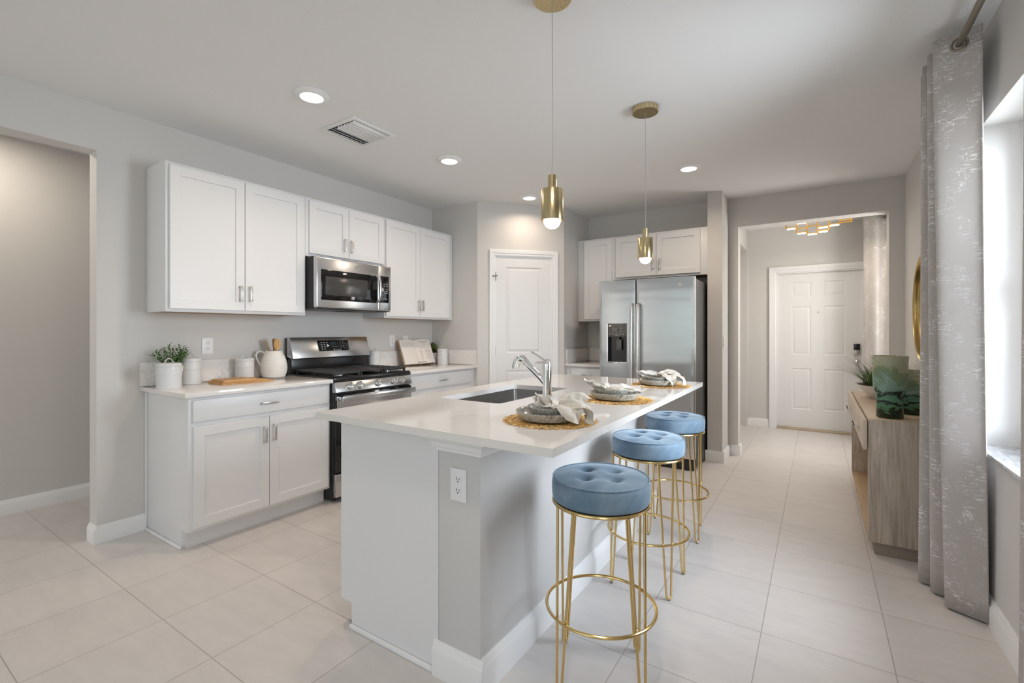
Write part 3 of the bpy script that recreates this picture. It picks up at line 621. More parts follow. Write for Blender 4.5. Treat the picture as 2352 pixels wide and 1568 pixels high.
# ------------------------------------------------------------------ microwave
mw = thing('microwave', 'stainless steel over-the-range microwave with black glass door', 'microwave', (-3.172, 2.148, 0), RZ)
m = MB(); m.box(0.0, 0.768, 0.045, 0.42, 1.438, 1.838, 0.003); m.done('body', M_blackm, mw)
m = MB(); m.box(0.02, 0.33, 0.06, 0.36, 1.434, 1.439); m.box(0.44, 0.74, 0.06, 0.36, 1.434, 1.439); m.done('grease_filter', M_graysteel, mw, 0)
def logo(parent, name, x, y, z, r, mt):
    m = MB()
    m.tube([(x + r * math.cos(a * PI / 18), y - 0.0004, z + r * math.sin(a * PI / 18)) for a in range(36)], r * 0.07, 6, True)
    m.tube([(x + 0.78 * r * math.cos(a * PI / 18), y - 0.0004, z + 0.78 * r * math.sin(a * PI / 18)) for a in range(36)], r * 0.05, 6, True)
    for sx in (-0.25, 0.25): m.tube([(x + r * (sx + 0.2 * math.cos(t * 0.5)), y - 0.0004, z + r * 0.36 * math.sin(t * 0.5)) for t in range(0, 11)], r * 0.06, 6)
    for k in range(4):
        a = k * PI / 2 + 0.4; m.tube([(x + r * 0.62 * math.cos(a + t * 0.12), y - 0.0004, z + r * (0.62 + 0.05 * math.sin(t)) * math.sin(a + t * 0.12)) for t in range(0, 7)], r * 0.05, 6)
    m.done(name, mt, parent)
m = MB(); m.box(0.0, 0.592, 0.0, 0.044, 1.443, 1.837, 0.012, 4); md = m.done('door', M_steel, mw)
m = MB(); m.box(0.040, 0.585, -0.003, 0.01, 1.505, 1.742, 0.006, 3); m.done('door_glass', M_glassb, md)
m = MB(); m.box(0.078, 0.478, -0.0036, -0.002, 1.545, 1.690, 0.0004); m.done('door_screen', mat('screen_mesh', (0.055, 0.052, 0.05), 0.18), md)
m = MB(); m.tube([(0.575, -0.010, 1.735), (0.578, -0.035, 1.722), (0.580, -0.046, 1.69), (0.581, -0.050, 1.625), (0.580, -0.046, 1.56), (0.578, -0.035, 1.525), (0.575, -0.010, 1.512)], 0.013, 12, flat=0.6); m.done('door_handle', M_steel, md)
logo(md, 'emblem', 0.375, -0.001, 1.792, 0.018, M_chrome)
m = MB(); m.box(0.594, 0.742, 0.0, 0.044, 1.443, 1.837, 0.010, 4); mc = m.done('control_column', M_steel, mw)
m = MB(); m.box(0.600, 0.716, -0.003, 0.01, 1.512, 1.745, 0.005, 3); kp = m.done('keypad', M_glassb, mc)
m = MB()
for r_ in range(2):
    for c_ in range(3): m.box(0.617 + c_ * 0.033, 0.633 + c_ * 0.033, -0.0038, -0.0028, 1.674 - r_ * 0.017, 1.677 - r_ * 0.017)
FM = Matrix.Rotation(PI / 2, 4, 'X')
for r_, row in enumerate(('123', '456', '789')):
    for c_, chn in enumerate(row): addtext(m, chn, 0.011, Matrix.Translation((0.622 + c_ * 0.022, -0.0032, 1.628 - r_ * 0.016)) @ FM)
    m.box(0.684, 0.699, -0.0038, -0.0028, 1.626 - r_ * 0.016, 1.630 - r_ * 0.016)
addtext(m, '0', 0.011, Matrix.Translation((0.644, -0.0032, 1.578)) @ FM)
for c_ in range(3): m.box(0.619 + c_ * 0.030, 0.632 + c_ * 0.030, -0.0038, -0.0028, 1.544, 1.548)
m.done('key_legend', M_legend, kp, 0)
# ------------------------------------------------------------------ refrigerator
fr = thing('refrigerator', 'stainless steel side-by-side refrigerator with water dispenser in its left door', 'refrigerator', (-1.83, 4.40, 0), 0)
FW = 0.911
m = MB(); m.box(0.003, FW - 0.004, 0.062, 0.79, 0.02, 1.742, 0.004); m.done('body', M_graysteel, fr)
m = MB(); m.box(0.02, FW - 0.02, 0.03, 0.075, 0.0, 0.095, 0.003); m.done('base_grille', M_blackm, fr)
for x in (0.03, FW - 0.09):
    m = MB(); m.box(x, x + 0.06, 0.01, 0.10, 1.743, 1.765, 0.004); m.done('hinge_cover', M_graysteel, fr)
def fdoor(x0, x1, dsp):
    # gently bowed front: profile in x,y
    n = 20; t = bmesh.new(); rr = 0.014
    def prof(x):
        u = (x - x0) / (x1 - x0); e = min(x - x0, x1 - x); b = -0.006 * (1 - (2 * u - 1) ** 2)
        if e < rr: b += rr - math.sqrt(max(rr * rr - (rr - e) ** 2, 0))
        return b
    xs = [x0, x0 + .002, x0 + .006, x0 + rr] + [x0 + rr + (x1 - x0 - 2 * rr) * i / n for i in range(1, n)] + [x1 - rr, x1 - .006, x1 - .002, x1]
    m = MB(); poly = [(x, prof(x)) for x in xs] + [(x1, 0.055), (x0, 0.055)]
    holes = dsp
    if dsp is None:
        m.prism(poly, 0.11, 1.762)
    else:
        a, b, c, d = dsp
        def clip(lo, hi):
            q = [(x, prof(x)) for x in xs if lo < x < hi]; return [(lo, prof(lo))] + q + [(hi, prof(hi)), (hi, 0.055), (lo, 0.055)]
        m.prism(poly, 0.11, c); m.prism(poly, d, 1.762); m.prism(clip(x0, a), c, d); m.prism(clip(b, x1), c, d)
    return m.done('door', M_fridge, fr, 25)
SPL = 0.372
DX0, DX1, DZ0, DZ1 = 0.092, 0.286, 0.963, 1.336
fl = fdoor(0.0, SPL - 0.003, (DX0, DX1, DZ0, DZ1)); frr = fdoor(SPL + 0.003, FW, None)
m = MB()
m.box(DX0, DX1, 0.045, 0.054, DZ0, DZ1); m.box(DX0, DX0 + 0.004, 0.0, 0.05, DZ0, DZ1); m.box(DX1 - 0.004, DX1, 0.0, 0.05, DZ0, DZ1); m.done('dispenser_recess', M_black, fl, 0)
m = MB(); m.box(DX0 - 0.003, DX1 + 0.003, -0.012, 0.03, 1.208, DZ1 + 0.006, 0.006); pn = m.done('dispenser_panel', M_dispgray, fl)
m = MB(); m.box(0.165, 0.213, -0.0135, -0.011, 1.272, 1.292); m.done('display', M_glassb, pn, 0)
m = MB()
for k in range(5): m.box(0.108 + k * 0.034, 0.122 + k * 0.034, -0.0135, -0.0115, 1.236, 1.239)
m.box(0.106, 0.130, -0.0135, -0.0115, 1.312, 1.326); m.box(0.170, 0.205, -0.0135, -0.0115, 1.222, 1.224)
for x in (0.15, 0.228):
    for z in (1.265, 1.295): m.box(x - .004, x + .004, -0.0135, -0.0115, z - .002, z + .002)
m.done('button_legend', M_legend, pn, 0)
m = MB(); m.cyl((0.19, 0.02, 1.21), (0.19, 0.02, 1.185), 0.018, 16, 0.012); m.box(0.17, 0.225, 0.012, 0.03, 1.08, 1.185, 0.006); m.done('dispenser_paddle', M_dispgray, fl)
m = MB(); m.box(DX0 - 0.006, DX1 + 0.006, -0.016, 0.045, DZ0 - 0.012, DZ0 + 0.004, 0.005); m.box(DX0 - 0.006, DX0 - 0.001, -0.010, 0.02, DZ0, DZ1); m.box(DX1 + 0.001, DX1 + 0.006, -0.010, 0.02, DZ0, DZ1); m.done('drip_tray', M_chrome, fl)
for d, x in ((fl, 0.343), (frr, 0.403)):
    m = MB(); m.tube([(x, -0.008, 1.525), (x, -0.045, 1.515), (x, -0.052, 1.47), (x, -0.056, 1.1), (x, -0.056, 0.9), (x, -0.052, 0.56), (x, -0.045, 0.515), (x, -0.008, 0.505)], 0.016, 14, flat=0.7); m.done('handle', M_nickel, d)
m = MB(); m.cyl((0.787, 0.0, 1.691), (0.787, -0.0065, 1.691), 0.019, 32); e = m.done('emblem', M_nickel, frr)
logo(frr, 'emblem_mark', 0.787, -0.0068, 1.691, 0.016, M_chrome)
# ------------------------------------------------------------------ island
IX0, IX1, IY0, IY1 = -1.822, -0.660, 1.231, 3.408
KY0, KY1 = 1.297, 3.405 - 0.03
isl = thing('kitchen_island', 'white kitchen island with a gray end wall below the quartz top', 'island', (0, 0, 0))
IM = Matrix(((1, 0, 0, 0), (0, 0, 1, 0), (0, 1, 0, 0), (0, 0, 0, 1)))
m = MB(); PI_ = [(-1.735, 0.886), (-1.735, 0.105), (-1.665, 0.105), (-1.665, 0), (-1.173, 0), (-1.173, 0.886)]
for y0, y1 in ((KY0, 1.83), (2.62, KY1)): m.prism(PI_, y0, y1, IM)
m.prism([(-1.735, 0.66), (-1.735, 0.105), (-1.665, 0.105), (-1.665, 0), (-1.173, 0), (-1.173, 0.66)], 1.8301, 2.6199, IM); m.box(-1.735, -1.69, 1.8301, 2.6199, 0.6601, 0.886); m.box(-1.265, -1.173, 1.8301, 2.6199, 0.6601, 0.886)
m.done('body', M_cab, isl, 0)
m = MB(); m.box(-1.172, -0.979, KY0, KY1, 0, 0.886, 0.004); m.done('knee_wall', paint('island_wall_paint', (0.63, 0.62, 0.61)), isl)
m = MB(); m.box(-1.668, -1.195, KY0 - 0.014, KY0, 0, 0.02, 0.005); m.done('shoe_moulding', M_trim, isl)
m = MB(); base(m, -1.190, KY0, -0.961, KY0, (0, -1), 0.125); base(m, -0.979, KY0 + 0.0001, -0.979, KY1, (1, 0), 0.125); m.done('baseboard', M_trim, isl)
def crown_prof(h, p): return [(0, 0.8862 - h), (p * 0.14, 0.8862 - h), (p * 0.16, 0.8862 - h * 0.82), (p * 0.3, 0.8862 - h * 0.72), (p * 0.4, 0.8862 - h * 0.45), (p * 0.62, 0.8862 - h * 0.26), (p * 0.9, 0.8862 - h * 0.16), (p, 0.8862 - h * 0.14), (p, 0.8862 - 0.0005), (0, 0.8862 - 0.0005)]
m = MB()
# moulding wrapped on three sides of the end wall
pr = crown_prof(0.058, 0.052)
t = bmesh.new(); path = [((-1.1715, KY0 - 0.0003), (-1, -1)), ((-0.9795, KY0 - 0.0003), (1, -1)), ((-0.9795, KY0 + 0.15), (1, 0))]
rings = [[t.verts.new((p[0] + a * n[0], p[1] + a * n[1], z)) for a, z in pr] for p, n in path]
rings = [[t.verts.new((-1.1715 - a * 1.0, KY0 - 0.0003, z)) for a, z in pr]] + rings
for r0, r1 in zip(rings, rings[1:]):
    for i in range(len(pr)): t.faces.new((r0[i], r0[(i + 1) % len(pr)], r1[(i + 1) % len(pr)], r1[i]))
t.faces.new(rings[-1]); bmesh.ops.recalc_face_normals(t, faces=t.faces[:]); m._merge(t); m.done('crown_moulding', M_trim, isl, 20)
for y0, y1 in ((1.31, 1.83), (1.84, 2.60), (2.61, 3.36)):
    m = MB(); shaker(m, 0, y1 - y0, 0.125, 0.71, -0.02); d = m.done('door', M_cab, isl, 20); d.location = (-1.735, y1, 0); d.rotation_euler = (0, 0, -PI / 2)
    m = MB(); m.box(0, y1 - y0, -0.02, 0, 0.735, 0.87, 0.002); d = m.done('drawer', M_cab, isl); d.location = (-1.735, y1, 0); d.rotation_euler = (0, 0, -PI / 2)
# countertop with sink cutout
SX0, SX1, SY0, SY1 = -1.672, -1.285, 1.857, 2.594
def rrect(x0, x1, y0, y1, r, n=6):
    o = []
    for cx, cy, a0 in ((x1 - r, y1 - r, 0), (x0 + r, y1 - r, 90), (x0 + r, y0 + r, 180), (x1 - r, y0 + r, 270)):
        for i in range(n + 1): a = R(a0 + 90 * i / n); o.append((cx + r * math.cos(a), cy + r * math.sin(a)))
    return o
it = thing('island_countertop', 'large white quartz countertop with sink cutout, on top of the kitchen island', 'countertop', (0, 0, 0))
m = MB(); t = bmesh.new(); zt, zb = 0.914, 0.8865
hole = rrect(SX0, SX1, SY0, SY1, 0.022); nh = len(hole)
mid = rrect(SX0 - 0.03, SX1 + 0.03, SY0 - 0.03, SY1 + 0.03, 0.03)
cor = [(IX1, IY1), (IX0, IY1), (IX0, IY0), (IX1, IY0)]
for z, fl_ in ((zt, False), (zb, True)):
    hv = [t.verts.new((x, y, z)) for x, y in hole]; cv = [t.verts.new((x, y, z)) for x, y in cor]; k = nh // 4
    for q in range(4):
        seg = hv[q * k:(q + 1) * k]
        for i in range(k - 1): f = [cv[q], seg[i + 1], seg[i]]; t.faces.new(f if not fl_ else f[::-1])
        nx = hv[((q + 1) * k) % nh]; f = [cv[q], cv[(q + 1) % 4], nx, seg[-1]]; t.faces.new(f if not fl_ else f[::-1])
    if not fl_: top_h, top_c = hv, cv
    else:
        for i in range(nh): t.faces.new((top_h[i], top_h[(i + 1) % nh], hv[(i + 1) % nh], hv[i]))
        for i in range(4): t.faces.new((top_c[(i + 1) % 4], top_c[i], cv[i], cv[(i + 1) % 4]))
bmesh.ops.recalc_face_normals(t, faces=t.faces[:]); m._merge(t); m.done('slab', M_quartz, it, 0)
sk = thing('sink', 'gray steel undermount sink set into the island countertop', 'sink', (0, 0, 0))
m = MB(); t = bmesh.new()
lv = [(rrect(SX0 + .000, SX1 - .000, SY0 + .000, SY1 - .000, 0.022), 0.8862), (rrect(SX0 + .002, SX1 - .002, SY0 + .002, SY1 - .002, 0.022), 0.72), (rrect(SX0 + .012, SX1 - .012, SY0 + .012, SY1 - .012, 0.03), 0.695), (rrect(SX0 + .12, SX1 - .12, SY0 + .2, SY1 - .2, 0.03), 0.69)]
rs = [[t.verts.new((x, y, z)) for x, y in p] for p, z in lv]
for a, b in zip(rs, rs[1:]):
    for i in range(len(a)): t.faces.new((a[i], b[i], b[(i + 1) % len(a)], a[(i + 1) % len(a)]))
t.faces.new(rs[-1]); bmesh.ops.recalc_face_normals(t, faces=t.faces[:]); m._merge(t); m.done('basin', M_sink, sk)
m = MB(); m.lathe([(0, 0.0), (0.03, 0.0), (0.04, 0.004), (0.045, 0.002), (0.045, -0.0002)], 24, ((SX0 + SX1) / 2, (SY0 + SY1) / 2, 0.6905)); m.done('drain', M_chrome, sk)
fc = thing('faucet', 'chrome pull-out kitchen faucet beside the island sink', 'faucet', (-1.234, 2.238, 0.914))
m = MB(); m.lathe([(0, 0), (0.030, 0), (0.030, 0.004), (0.0255, 0.008), (0.0245, 0.02), (0.0245, 0.135), (0.0250, 0.1355), (0.0250, 0.1395), (0.0245, 0.14), (0.0245, 0.172), (0.022, 0.182), (0.012, 0.188), (0, 0.189)], 36); m.done('body', M_chrome, fc)
m = MB(); m.tube([(-0.006, 0, 0.052), (-0.03, 0, 0.085), (-0.06, 0, 0.112), (-0.10, 0, 0.147), (-0.15, 0, 0.190)], 0.0150, 18, taper=[0.75, 0.95, 1.0, 1.08, 1.2]); m.done('spout', M_chrome, fc)
m = MB(); m.tube([(-0.143, 0, 0.187), (-0.158, 0, 0.198), (-0.176, 0, 0.197), (-0.188, 0, 0.180), (-0.195, 0, 0.155), (-0.199, 0, 0.138)], 0.0205, 18, taper=[0.85, 1.0, 1.12, 1.22, 1.32, 1.28]); m.done('spray_head', M_chrome, fc)
m = MB(); m.tube([(-0.005, 0, 0.184), (-0.03, 0, 0.200), (-0.07, 0, 0.222), (-0.098, 0, 0.236)], 0.0075, 12, flat=0.6, taper=[1.3, 0.9, 0.95, 1.15]); m.sph((0.0, 0, 0.186), 0.017, 18, (1.1, 1, 0.8)); m.done('lever', M_chrome, fc)
# ------------------------------------------------------------------ bar stools
TH = R(33.1625)
def make_stool(label, loc, rz):
    r = thing('bar_stool', label, 'stool', loc, rz, 'blue velvet bar stools at the island')
    m = MB(); bt = [(0.052 * sx, 0.052 * sy) for sx in (-1, 1) for sy in (-1, 1)]
    RS = 0.176
    def top(u, v):
        a = 2 * PI * u; q = v
        if q < 0.62:                       # upper face
            rr = (RS - 0.012) * q / 0.62; z = 0.738 - 0.010 * (q / 0.62) ** 3
            x, y = rr * math.cos(a), rr * math.sin(a)
            for bx, by in bt:
                d = math.hypot(x - bx, y - by); z -= 0.020 * math.exp(-(d / 0.021) ** 2)
                z -= 0.0025 * math.exp(-(d / 0.05) ** 2)
            for k in range(4):
                b1, b2 = bt[(0, 1, 3, 2)[k]], bt[(1, 3, 2, 0)[k]]
            return (x, y, z)
        w = (q - 0.62) / 0.38
        prof = [(RS - 0.012, 0.728), (RS - 0.005, 0.7275), (RS - 0.002, 0.7235), (RS + 0.003, 0.712), (RS + 0.004, 0.690), (RS + 0.003, 0.668), (RS + 0.001, 0.655), (RS - 0.003, 0.648), (RS - 0.03, 0.645)]
        i = min(int(w * 8), 7); f = w * 8 - i
        rr = prof[i][0] * (1 - f) + prof[i + 1][0] * f; z = prof[i][1] * (1 - f) + prof[i + 1][1] * f
        return (rr * math.cos(a), rr * math.sin(a), z)
    m.grid(top, 96, 55); m.poly([(0.146 * math.cos(2 * PI * i / 48), 0.146 * math.sin(2 * PI * i / 48), 0.6455) for i in range(48)][::-1])
    bmesh.ops.remove_doubles(m.bm, verts=m.bm.verts[:], dist=1e-5); bmesh.ops.recalc_face_normals(m.bm, faces=m.bm.faces[:])
    seat = m.done('seat', M_velvet, r, 50)
    for bx, by in bt:
        m = MB(); m.sph((bx, by, 0.7155), 0.007, 12, (1, 1, 0.6)); m.done('button', M_velvet, seat)
    m = MB(); m.tube([(RS * 0.995 * math.cos(a * PI / 36), RS * 0.995 * math.sin(a * PI / 36), 0.7275) for a in range(72)], 0.0022, 6, True); m.done('seam', M_velvet, seat)
    m = MB(); m.tube([(0.173 * math.cos(a * PI / 36), 0.173 * math.sin(a * PI / 36), 0.639) for a in range(72)], 0.0065, 10, True); m.cyl((0, 0, 0.6395), (0, 0, 0.6445), 0.166, 48); m.done('seat_ring', M_gold, r)
    m = MB(); m.tube([(0.1985 * math.cos(a * PI / 36), 0.1985 * math.sin(a * PI / 36), 0.256) for a in range(72)], 0.006, 10, True); m.done('foot_ring', M_gold, r)
    for k in range(4):
        a = PI / 4 + k * PI / 2; er = Vector((math.cos(a), math.sin(a), 0)); et = Vector((-math.sin(a), math.cos(a), 0))
        T = 0.040; b = 0.011
        pts = [er * 0.172 + et * T + Vector((0, 0, 0.636)), er * 0.1985 + et * b * 1.15 + Vector((0, 0, 0.03))]
        for q in range(9):
            w = q * PI / 8; pts.append(er * 0.200 + et * b * math.cos(w) + Vector((0, 0, 0.018 - 0.011 * math.sin(w))))
        pts += [er * 0.1985 - et * b * 1.15 + Vector((0, 0, 0.03)), er * 0.172 - et * T + Vector((0, 0, 0.636))]
        m = MB(); m.tube(pts, 0.0052, 10); lg = m.done('leg', M_gold, r)
        m = MB(); m.cyl(er * 0.200, er * 0.200 + Vector((0, 0, 0.004)), 0.008, 12); m.done('foot_pad', M_rubber, lg)
    return r
s1 = make_stool('nearest blue velvet bar stool with gold hairpin legs, at the near end of the island', (-0.673, 1.630, 0), R(22.3))
dup(s1, (-0.726, 2.383, 0), 0.0, 'middle of the three blue velvet bar stools, between two others along the island')
dup(s1, (-0.760, 3.058, 0), R(8), 'farthest blue velvet bar stool, in front of the refrigerator side of the island')
# ------------------------------------------------------------------ place settings
random.seed(11)
def straw_mat(label, loc):
    m = MB(); rnd = random.Random(5)
    m.lathe([(0, 0.0005), (0.118, 0.0005), (0.12, 0.0015), (0.118, 0.0028), (0, 0.0028)], 48)
    t = bmesh.new()
    for k in range(900):
        a = rnd.uniform(0, 2 * PI); r0 = rnd.uniform(0.105, 0.166); ln = rnd.uniform(0.018, 0.04); w = rnd.uniform(0.0010, 0.0024); z = rnd.uniform(0.002, 0.0045)
        da = a + rnd.uniform(-0.75, 0.75); r1 = min(r0 + ln, rnd.uniform(0.180, 0.190))
        p0 = Vector((r0 * math.cos(a), r0 * math.sin(a), z)); p1 = Vector((r1 * math.cos(a + (da - a) * 0.12), r1 * math.sin(a + (da - a) * 0.12), rnd.uniform(0.001, 0.004)))
        d = (p1 - p0).normalized(); n = Vector((-d.y, d.x, 0)); c = p0.lerp(p1, 0.55)
        lo = [t.verts.new(q + Vector((0, 0, -0.0008))) for q in (p0, c + n * w, p1, c - n * w)]; hi = [t.verts.new(q + Vector((0, 0, 0.0012 if i % 2 else 0.0002))) for i, q in enumerate((p0, c + n * w, p1, c - n * w))]
        t.faces.new(lo[::-1]); t.faces.new((hi[0], hi[1], hi[3])); t.faces.new((hi[1], hi[2], hi[3]))
        for i in range(4): t.faces.new((lo[i], lo[(i + 1) % 4], hi[(i + 1) % 4], hi[i]))
    m._merge(t); o = m.done('placemat', M_straw, ang=0, loc=(loc[0], loc[1], 0.9143), rotz=rnd.uniform(0, 6) if False else 0)
    return tag(o, label, 'placemat', 'gold placemats on the island')
ZT = 0.9143; ZP = ZT + 0.0060
PLATE = [(0, 0.004), (0.085, 0.004), (0.10, 0.007), (0.118, 0.028), (0.1235, 0.0345), (0.127, 0.0355), (0.1285, 0.034), (0.127, 0.029), (0.110, 0.005), (0.09, 0.0), (0, 0.0)]
BOWL = [(0, 0.005), (0.045, 0.005), (0.065, 0.010), (0.082, 0.022), (0.093, 0.040), (0.097, 0.0475), (0.099, 0.0485), (0.101, 0.047), (0.099, 0.040), (0.088, 0.018), (0.07, 0.004), (0.05, 0.0), (0, 0.0)]
def napkin(label, loc, lobes, ring):
    r = thing('napkin', label, 'napkin', loc, TH, 'linen napkins in pearl rings')
    m = MB()
    for (pts, wid, wd, amp, pl, ph) in lobes:
        P = [Vector(p) for p in pts]; n = len(P) - 1
        def ev(arr, u):
            x = u * n; i = min(int(x), n - 1); f = x - i
            g = lambda k: arr[max(0, min(n, k))]
            a, b, c, d = g(i - 1), g(i), g(i + 1), g(i + 2)
            return 0.5 * (b * 2 + (c - a) * f + (a * 2 - b * 5 + c * 4 - d) * f * f + (b * 3 - a - c * 3 + d) * f ** 3)
        WD = Vector(wd).normalized()
        def fn(u, v):
            c = ev(P, u); w = ev(wid, u); T = (ev(P, min(u + .02, 1)) - ev(P, max(u - .02, 0))).normalized()
            side = (WD - T * WD.dot(T)).normalized(); nn = side.cross(T)
            s = 2 * v - 1; A = amp * min(1, 0.35 + w / 0.05)
            q = c + side * (w * s) + nn * (A * math.sin(pl * PI * s + ph) + 0.35 * A * math.sin(3.1 * pl * s + u * 5 + ph)) + T * (0.010 * math.cos(s * 2.4 + ph) * u)
            k = min(1, 3 * u); h = Vector((q.x + ph * 3, q.y, q.z))
            q = q + nn * k * (0.007 * (abs(mnoise.noise(h * 22)) * 2 - 0.5) + 0.0025 * mnoise.noise(h * 60)) + side * k * 0.004 * mnoise.noise(h * 30 + Vector((5, 0, 0)))
            q = q - T * (0.016 * abs(s) ** 1.5 * u * math.cos(ph)) 
            return q
        m.grid(fn, 36, 40)
    bmesh.ops.recalc_face_normals(m.bm, faces=m.bm.faces[:])
    o = m.done('cloth', M_linen, r, 80); sm = o.modifiers.new('thick', 'SOLIDIFY'); sm.thickness = 0.0018; sm.offset = 0
    q = thing('napkin_ring', label.replace('napkin', 'gold napkin ring with pearls on the napkin', 1) if False else ring[1], 'napkin ring', loc, TH, 'pearl napkin rings')
    c = Vector(ring[0]); m = MB(); ax = Vector(ring[2]).normalized(); e1 = ax.orthogonal().normalized(); e2 = ax.cross(e1)
    m.tube([c + e1 * 0.015 * math.cos(a * PI / 12) + e2 * 0.015 * math.sin(a * PI / 12) for a in range(24)], 0.0022, 8, True); m.done('band', M_gold, q)
    for dx, dy, dz, rr in ((0.0, -0.016, 0.006, 0.0085), (0.014, -0.012, 0.011, 0.009), (0.005, -0.012, 0.019, 0.0085), (0.019, -0.005, 0.019, 0.008), (-0.010, -0.014, 0.013, 0.006)):
        m = MB(); m.sph(c + Vector((dx, dy, dz)), rr, 16); m.done('pearl', M_pearl, q)
SET = [((-0.880, 1.618), 'nearest', 'on the gold placemat at the near end of the island'), ((-0.8635, 2.297), 'middle', 'on the middle gold placemat of the island'), ((-0.851, 3.064), 'farthest', 'on the far gold placemat near the refrigerator')]
OFF = [((-0.006, 0.0), (0.012, 0.0)), ((-0.006, 0.0), (-0.014, 0.0)), ((-0.018, 0.0), (-0.01, 0.0))]
for i, ((x, y), w, where) in enumerate(SET):
    straw_mat(('nearest', 'middle', 'farthest')[i] + ' of the three round gold straw placemats on the island countertop', (x, y))
    px, py = OFF[i][0]; wx, wy = x + math.cos(TH) * px, y + math.sin(TH) * px
    m = MB(); m.lathe(PLATE, 56); tag(m.done('plate', M_plate, ang=40, loc=(wx, wy, ZP)), 'speckled gray stoneware plate ' + where, 'plate', 'stoneware plates on the placemats')
    px, py = OFF[i][1]; bx, by = x + math.cos(TH) * px, y + math.sin(TH) * px
    m = MB(); m.lathe(BOWL, 56); tag(m.done('bowl', M_bowl, ang=40, loc=(bx, by, ZP + 0.0043)), 'gray-green stoneware bowl holding a napkin, ' + ('on the nearest plate', 'on the middle plate', 'on the farthest plate')[i], 'bowl', 'stoneware bowls on the plates')
# local frame: x right in the photo, y away, z height above the worktop
napkin('cream linen napkin in the nearest bowl, with two tails hanging over the bowl', (SET[0][0][0], SET[0][0][1], 0.914),
    [([(0.012, -0.01, 0.052), (-0.012, -0.01, 0.064), (-0.038, -0.005, 0.085), (-0.052, 0.0, 0.102)], [0.008, 0.026, 0.034, 0.020], (0.5, -0.45, 0.75), 0.012, 1.6, 0.4),
     ([(0.012, -0.01, 0.052), (-0.012, -0.022, 0.052), (-0.040, -0.025, 0.058), (-0.058, -0.015, 0.082)], [0.008, 0.020, 0.026, 0.020], (0.2, -0.8, 0.4), 0.009, 1.3, 2.0),
     ([(0.010, -0.01, 0.052), (0.040, -0.050, 0.060), (0.060, -0.090, 0.066), (0.078, -0.112, 0.045), (0.090, -0.116, 0.018)], [0.008, 0.030, 0.040, 0.042, 0.036], (0.9, 0.3, 0.1), 0.009, 1.2, 0.0),
     ([(0.010, -0.01, 0.052), (0.055, -0.030, 0.066), (0.105, -0.055, 0.064), (0.135, -0.080, 0.040), (0.136, -0.092, 0.010)], [0.008, 0.028, 0.042, 0.044, 0.040], (-0.3, 0.9, 0.3), 0.009, 1.4, 1.0),
     ([(0.010, -0.01, 0.052), (0.060, 0.000, 0.068), (0.105, 0.010, 0.082), (0.150, 0.000, 0.066)], [0.008, 0.030, 0.038, 0.030], (-0.2, 0.6, 0.6), 0.008, 1.3, 2.2)],
    ((0.008, -0.01, 0.0535), 'gold ring with pearls around the nearest napkin', (1, 0, 0.1)))
napkin('cream linen napkin in the middle bowl, one ear raised to the left', (SET[1][0][0], SET[1][0][1], 0.914),
    [([(-0.062, 0.0, 0.058), (-0.085, 0.0, 0.068), (-0.125, 0.01, 0.086), (-0.155, 0.015, 0.100)], [0.008, 0.022, 0.026, 0.012], (0.2, -0.8, 0.55), 0.010, 1.5, 0.3),
     ([(-0.062, 0.0, 0.058), (-0.02, -0.02, 0.060), (0.03, -0.05, 0.060), (0.075, -0.085, 0.050)], [0.008, 0.030, 0.036, 0.016], (0.1, 0.9, 0.1), 0.008, 1.6, 0.8),
     ([(-0.062, 0.0, 0.058), (-0.01, 0.0, 0.064), (0.045, -0.01, 0.066), (0.10, -0.025, 0.056), (0.125, -0.03, 0.058)], [0.008, 0.034, 0.042, 0.040, 0.030], (0.0, 0.9, 0.2), 0.009, 1.4, 2.2)],
    ((-0.062, 0.0, 0.059), 'gold ring with pearls around the middle napkin', (1, 0, -0.25)))
napkin('cream linen napkin in the farthest bowl, a broad tail hanging in front', (SET[2][0][0], SET[2][0][1], 0.914),
    [([(-0.005, 0.0, 0.066), (-0.05, 0.0, 0.068), (-0.10, 0.005, 0.076), (-0.145, 0.01, 0.092)], [0.009, 0.028, 0.030, 0.014], (0.1, -0.7, 0.7), 0.010, 1.5, 0.3),
     ([(-0.005, 0.0, 0.066), (0.02, -0.04, 0.074), (0.03, -0.085, 0.068), (0.035, -0.118, 0.040), (0.036, -0.128, 0.012)], [0.010, 0.034, 0.044, 0.032, 0.008], (0.98, 0.1, 0.0), 0.007, 1.2, 0.5),
     ([(-0.005, 0.0, 0.066), (0.04, -0.01, 0.086), (0.085, -0.04, 0.078), (0.115, -0.075, 0.050), (0.120, -0.085, 0.014)], [0.010, 0.032, 0.036, 0.034, 0.028], (0.2, 0.9, 0.2), 0.010, 1.6, 1.4)],
    ((-0.005, 0.0, 0.067), 'gold ring with pearls around the farthest napkin', (1, 0, 0.0)))
